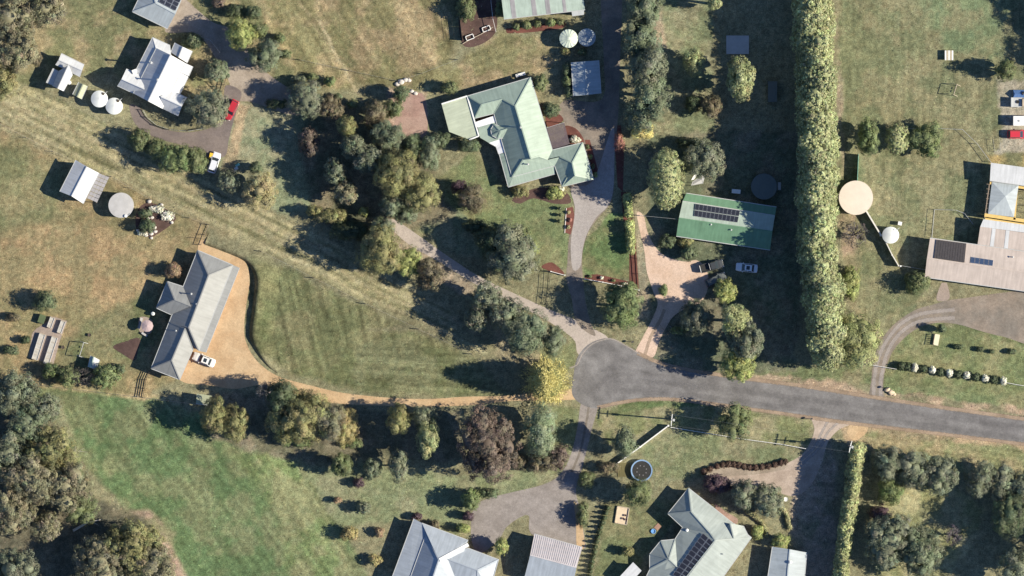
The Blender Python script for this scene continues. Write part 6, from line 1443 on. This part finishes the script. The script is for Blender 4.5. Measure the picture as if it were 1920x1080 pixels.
for x, y, lb in ((1186,641,'mailbox on the verge beside the pinkish drive'), (1521,785,'mailbox at the mouth of the shaded drive'), (1664,727,'mailbox at the mouth of the curving gravel drive')):
    c = P(x, y); t = thing('mailbox', c, 'dark ' + lb, 'mailbox'); MB().beam(c, c + Vector((0, 0, 1.0)), .09, .09).build('post', M_timber, t); MB().box((c.x, c.y, 1.14), (.5, .3, .28), .4).build('box', M_dark_metal, t)
def rock(x, y, r, label, m, group):
    rng = np.random.default_rng(int(x * 7 + y)); iv, jf = ico(); v = iv * np.array([r, r * .8, r * .6]) * (1 + .22 * rng.normal(size=(len(iv), 1)) * .6); c = P(x, y); v = v + np.array([c.x, c.y, r * .3])
    o = link('rock', np_mesh('rock', v, jf, m)); tag(o, label, 'rock', group)
M_rock = mat('pale_rock', (.52,.48,.44), .9, .2, 3, bump=.6); M_rock2 = mat('sandy_rock', (.55,.44,.32), .9, .2, 3, bump=.6)
for i, (x, y, r) in enumerate([(259,432,.4),(265,439,.45),(274,441,.4),(283,438,.5),(289,426,.55),(291,434,.45),(284,446,.35),(280,378,.5),(303,384,.4),(322,417,.4),(278,410,.4),(285,408,.4)]):
    rock(x, y, r, 'pale rock of the rock garden, %s' % ('at its far left tip','lower left next to the left tip','third along the lower rim','in the middle of the lower rim','upper of the pair right of the dark shrub','lower of the pair right of the dark shrub','at the very bottom','at the upper left','at the top middle','at the right end','left of the pair in its middle','right of the pair in its middle')[i], M_rock, 'pale rocks around the rock garden')
for i, (x, y, r) in enumerate([(745,158,.6),(752,154,.75),(760,150,.6),(767,151,.5),(772,171,.45),(779,175,.5)]):
    rock(x, y, r, '%s pale rock of the heap above the paved patio' % ('leftmost','second from left','third from left','fourth from left','fifth from left','rightmost')[i], M_rock, 'rocks above the patio')
for i, (x, y, r) in enumerate([(1664,731,.6),(1671,736,.7),(1676,739,.45)]): rock(x, y, r, '%s sandy rock at the mouth of the curving gravel drive' % ('left','middle','right')[i], M_rock2, 'sandy rocks at the drive mouth')
c = P(160, 983); t = thing('fallen_log', c, 'pale fallen tree trunk in the dark clearing of the lower left grove', 'log')
MB().tube(P(137, 995, .3), P(163, 980, .35), .28, .22, 8).build('trunk', M_pbark, t); MB().tube(P(163, 980, .35), P(190, 974, .4), .2, .1, 7).build('trunk', M_pbark, t); MB().tube(P(158, 983, .35), P(152, 972, .7), .1, .04, 5).build('branch', M_pbark, t); MB().tube(P(172, 978, .35), P(185, 985, .3), .09, .03, 5).build('branch', M_pbark, t)
t = thing('dead_branch', P(150, 842), 'pale dead branch at the paddock edge of the lower left grove', 'branch')
for a, b in (((132,855),(158,840)), ((140,850),(142,836)), ((148,846),(165,848)), ((136,853),(150,858))): MB().tube(P(*a, .6), P(*b, .9), .06, .02, 5).build('twig', M_pbark, t)
MB().tube(P(133, 855), P(132, 855, .62), .09, .07, 6).build('stump', M_pbark, t)
simple_box('concrete_slab', 1383, 84, (4.4, 3.6, .12), 0, M_conc, 'pale square concrete slab in the deep hedge shade', 'slab')
simple_box('garden_bench', 976, 140, (1.9,.6,.45), .29, M_trim, 'white bench at the upper corner of the green house', 'bench')
simple_box('animal_hutch', 1448, 172, (1.8,4.0,1.6), 0, M_greentank, 'dull green hutch in the deep hedge shade', 'hutch')
c = P(1473, 936); t = thing('bird_bath', c, 'white round bird bath beside the shaded drive', 'bird bath'); MB().lathe(c, [(.3, 0), (.14, .15), (.12, .7), (.45, .85), (.47, .9), (.36, .84), (.001, .8)], 16).build('basin', M_trim, t); MB().lathe(c, [(.34, 0), (.34, .06), (.001, .07)], 12).build('base', M_conc, t)
# paling shade frame by the trampoline
t = thing('garden_trellis', P(1168, 880), 'low olive lattice deck left of the trampoline', 'deck')
for i in range(6): MB().box((P(1160 + i * 4, 881).x, P(1160, 881).y, .1), (.38, 2.9, .08)).build('deck_board', mat('olive_deck', (.14,.125,.06), .8, .15), t)

# ------------------------------------------------------------------ grass tufts (stuff)
tx, ty = tuft_pts; n = len(tx); col = ground_color(tx, ty) * RNG.uniform(.68, 1.42, (n, 1)) * (1 + RNG.normal(size=(n, 3)) * .05)
sk = np.zeros(n, bool)
for o in list(C.objects):
    if o.name.split('.')[0] in ('gravel_driveway','road','curved_driveway','sand_driveway','house_driveway','concrete_driveway','pink_driveway','right_driveway','bottom_driveway','tree_driveway','gravel_apron','mulch_bed','stone_patio','paved_pad','house_path','patio_paving'):
        co = np.empty(len(o.data.vertices) * 3, np.float32); o.data.vertices.foreach_get('co', co); co = co.reshape(-1, 3)[:len(co) // 6]
        pl = [(a / S + 960, 540 - b / S) for a, b in co[::2, :2]]; p = np.array(pl)
        m = (tx > p[:, 0].min()) & (tx < p[:, 0].max()) & (ty > p[:, 1].min()) & (ty < p[:, 1].max())
        if m.any(): idx = np.where(m)[0]; sk[idx] |= poly_sd(tx[idx], ty[idx], pl) > 2
tx, ty, col = tx[~sk], ty[~sk], col[~sk]; n = len(tx)
cx, cy = (tx - 960) * S, (540 - ty) * S; r = RNG.uniform(.08, .20, n); hh = RNG.uniform(.015, .06, n); a0 = RNG.uniform(0, 6.28, n)
V = np.zeros((n, 4, 3)); 
for k in range(3): V[:, k, 0] = cx + r * np.cos(a0 + k * 2.09); V[:, k, 1] = cy + r * np.sin(a0 + k * 2.09); V[:, k, 2] = .001
V[:, 3, 0] = cx + RNG.normal(size=n) * .06; V[:, 3, 1] = cy + RNG.normal(size=n) * .06; V[:, 3, 2] = hh
q = np.arange(n) * 4; T = np.concatenate([np.stack([q, q + 1, q + 3], 1), np.stack([q + 1, q + 2, q + 3], 1), np.stack([q + 2, q, q + 3], 1)])
tag(link('grass_tufts', np_mesh('grass_tufts', V.reshape(-1, 3), T, M_ground, np.clip(np.repeat(col, 4, 0), .01, .6))), 'small tufts of dry and green grass scattered over the paddocks', 'grass', None, 'stuff')
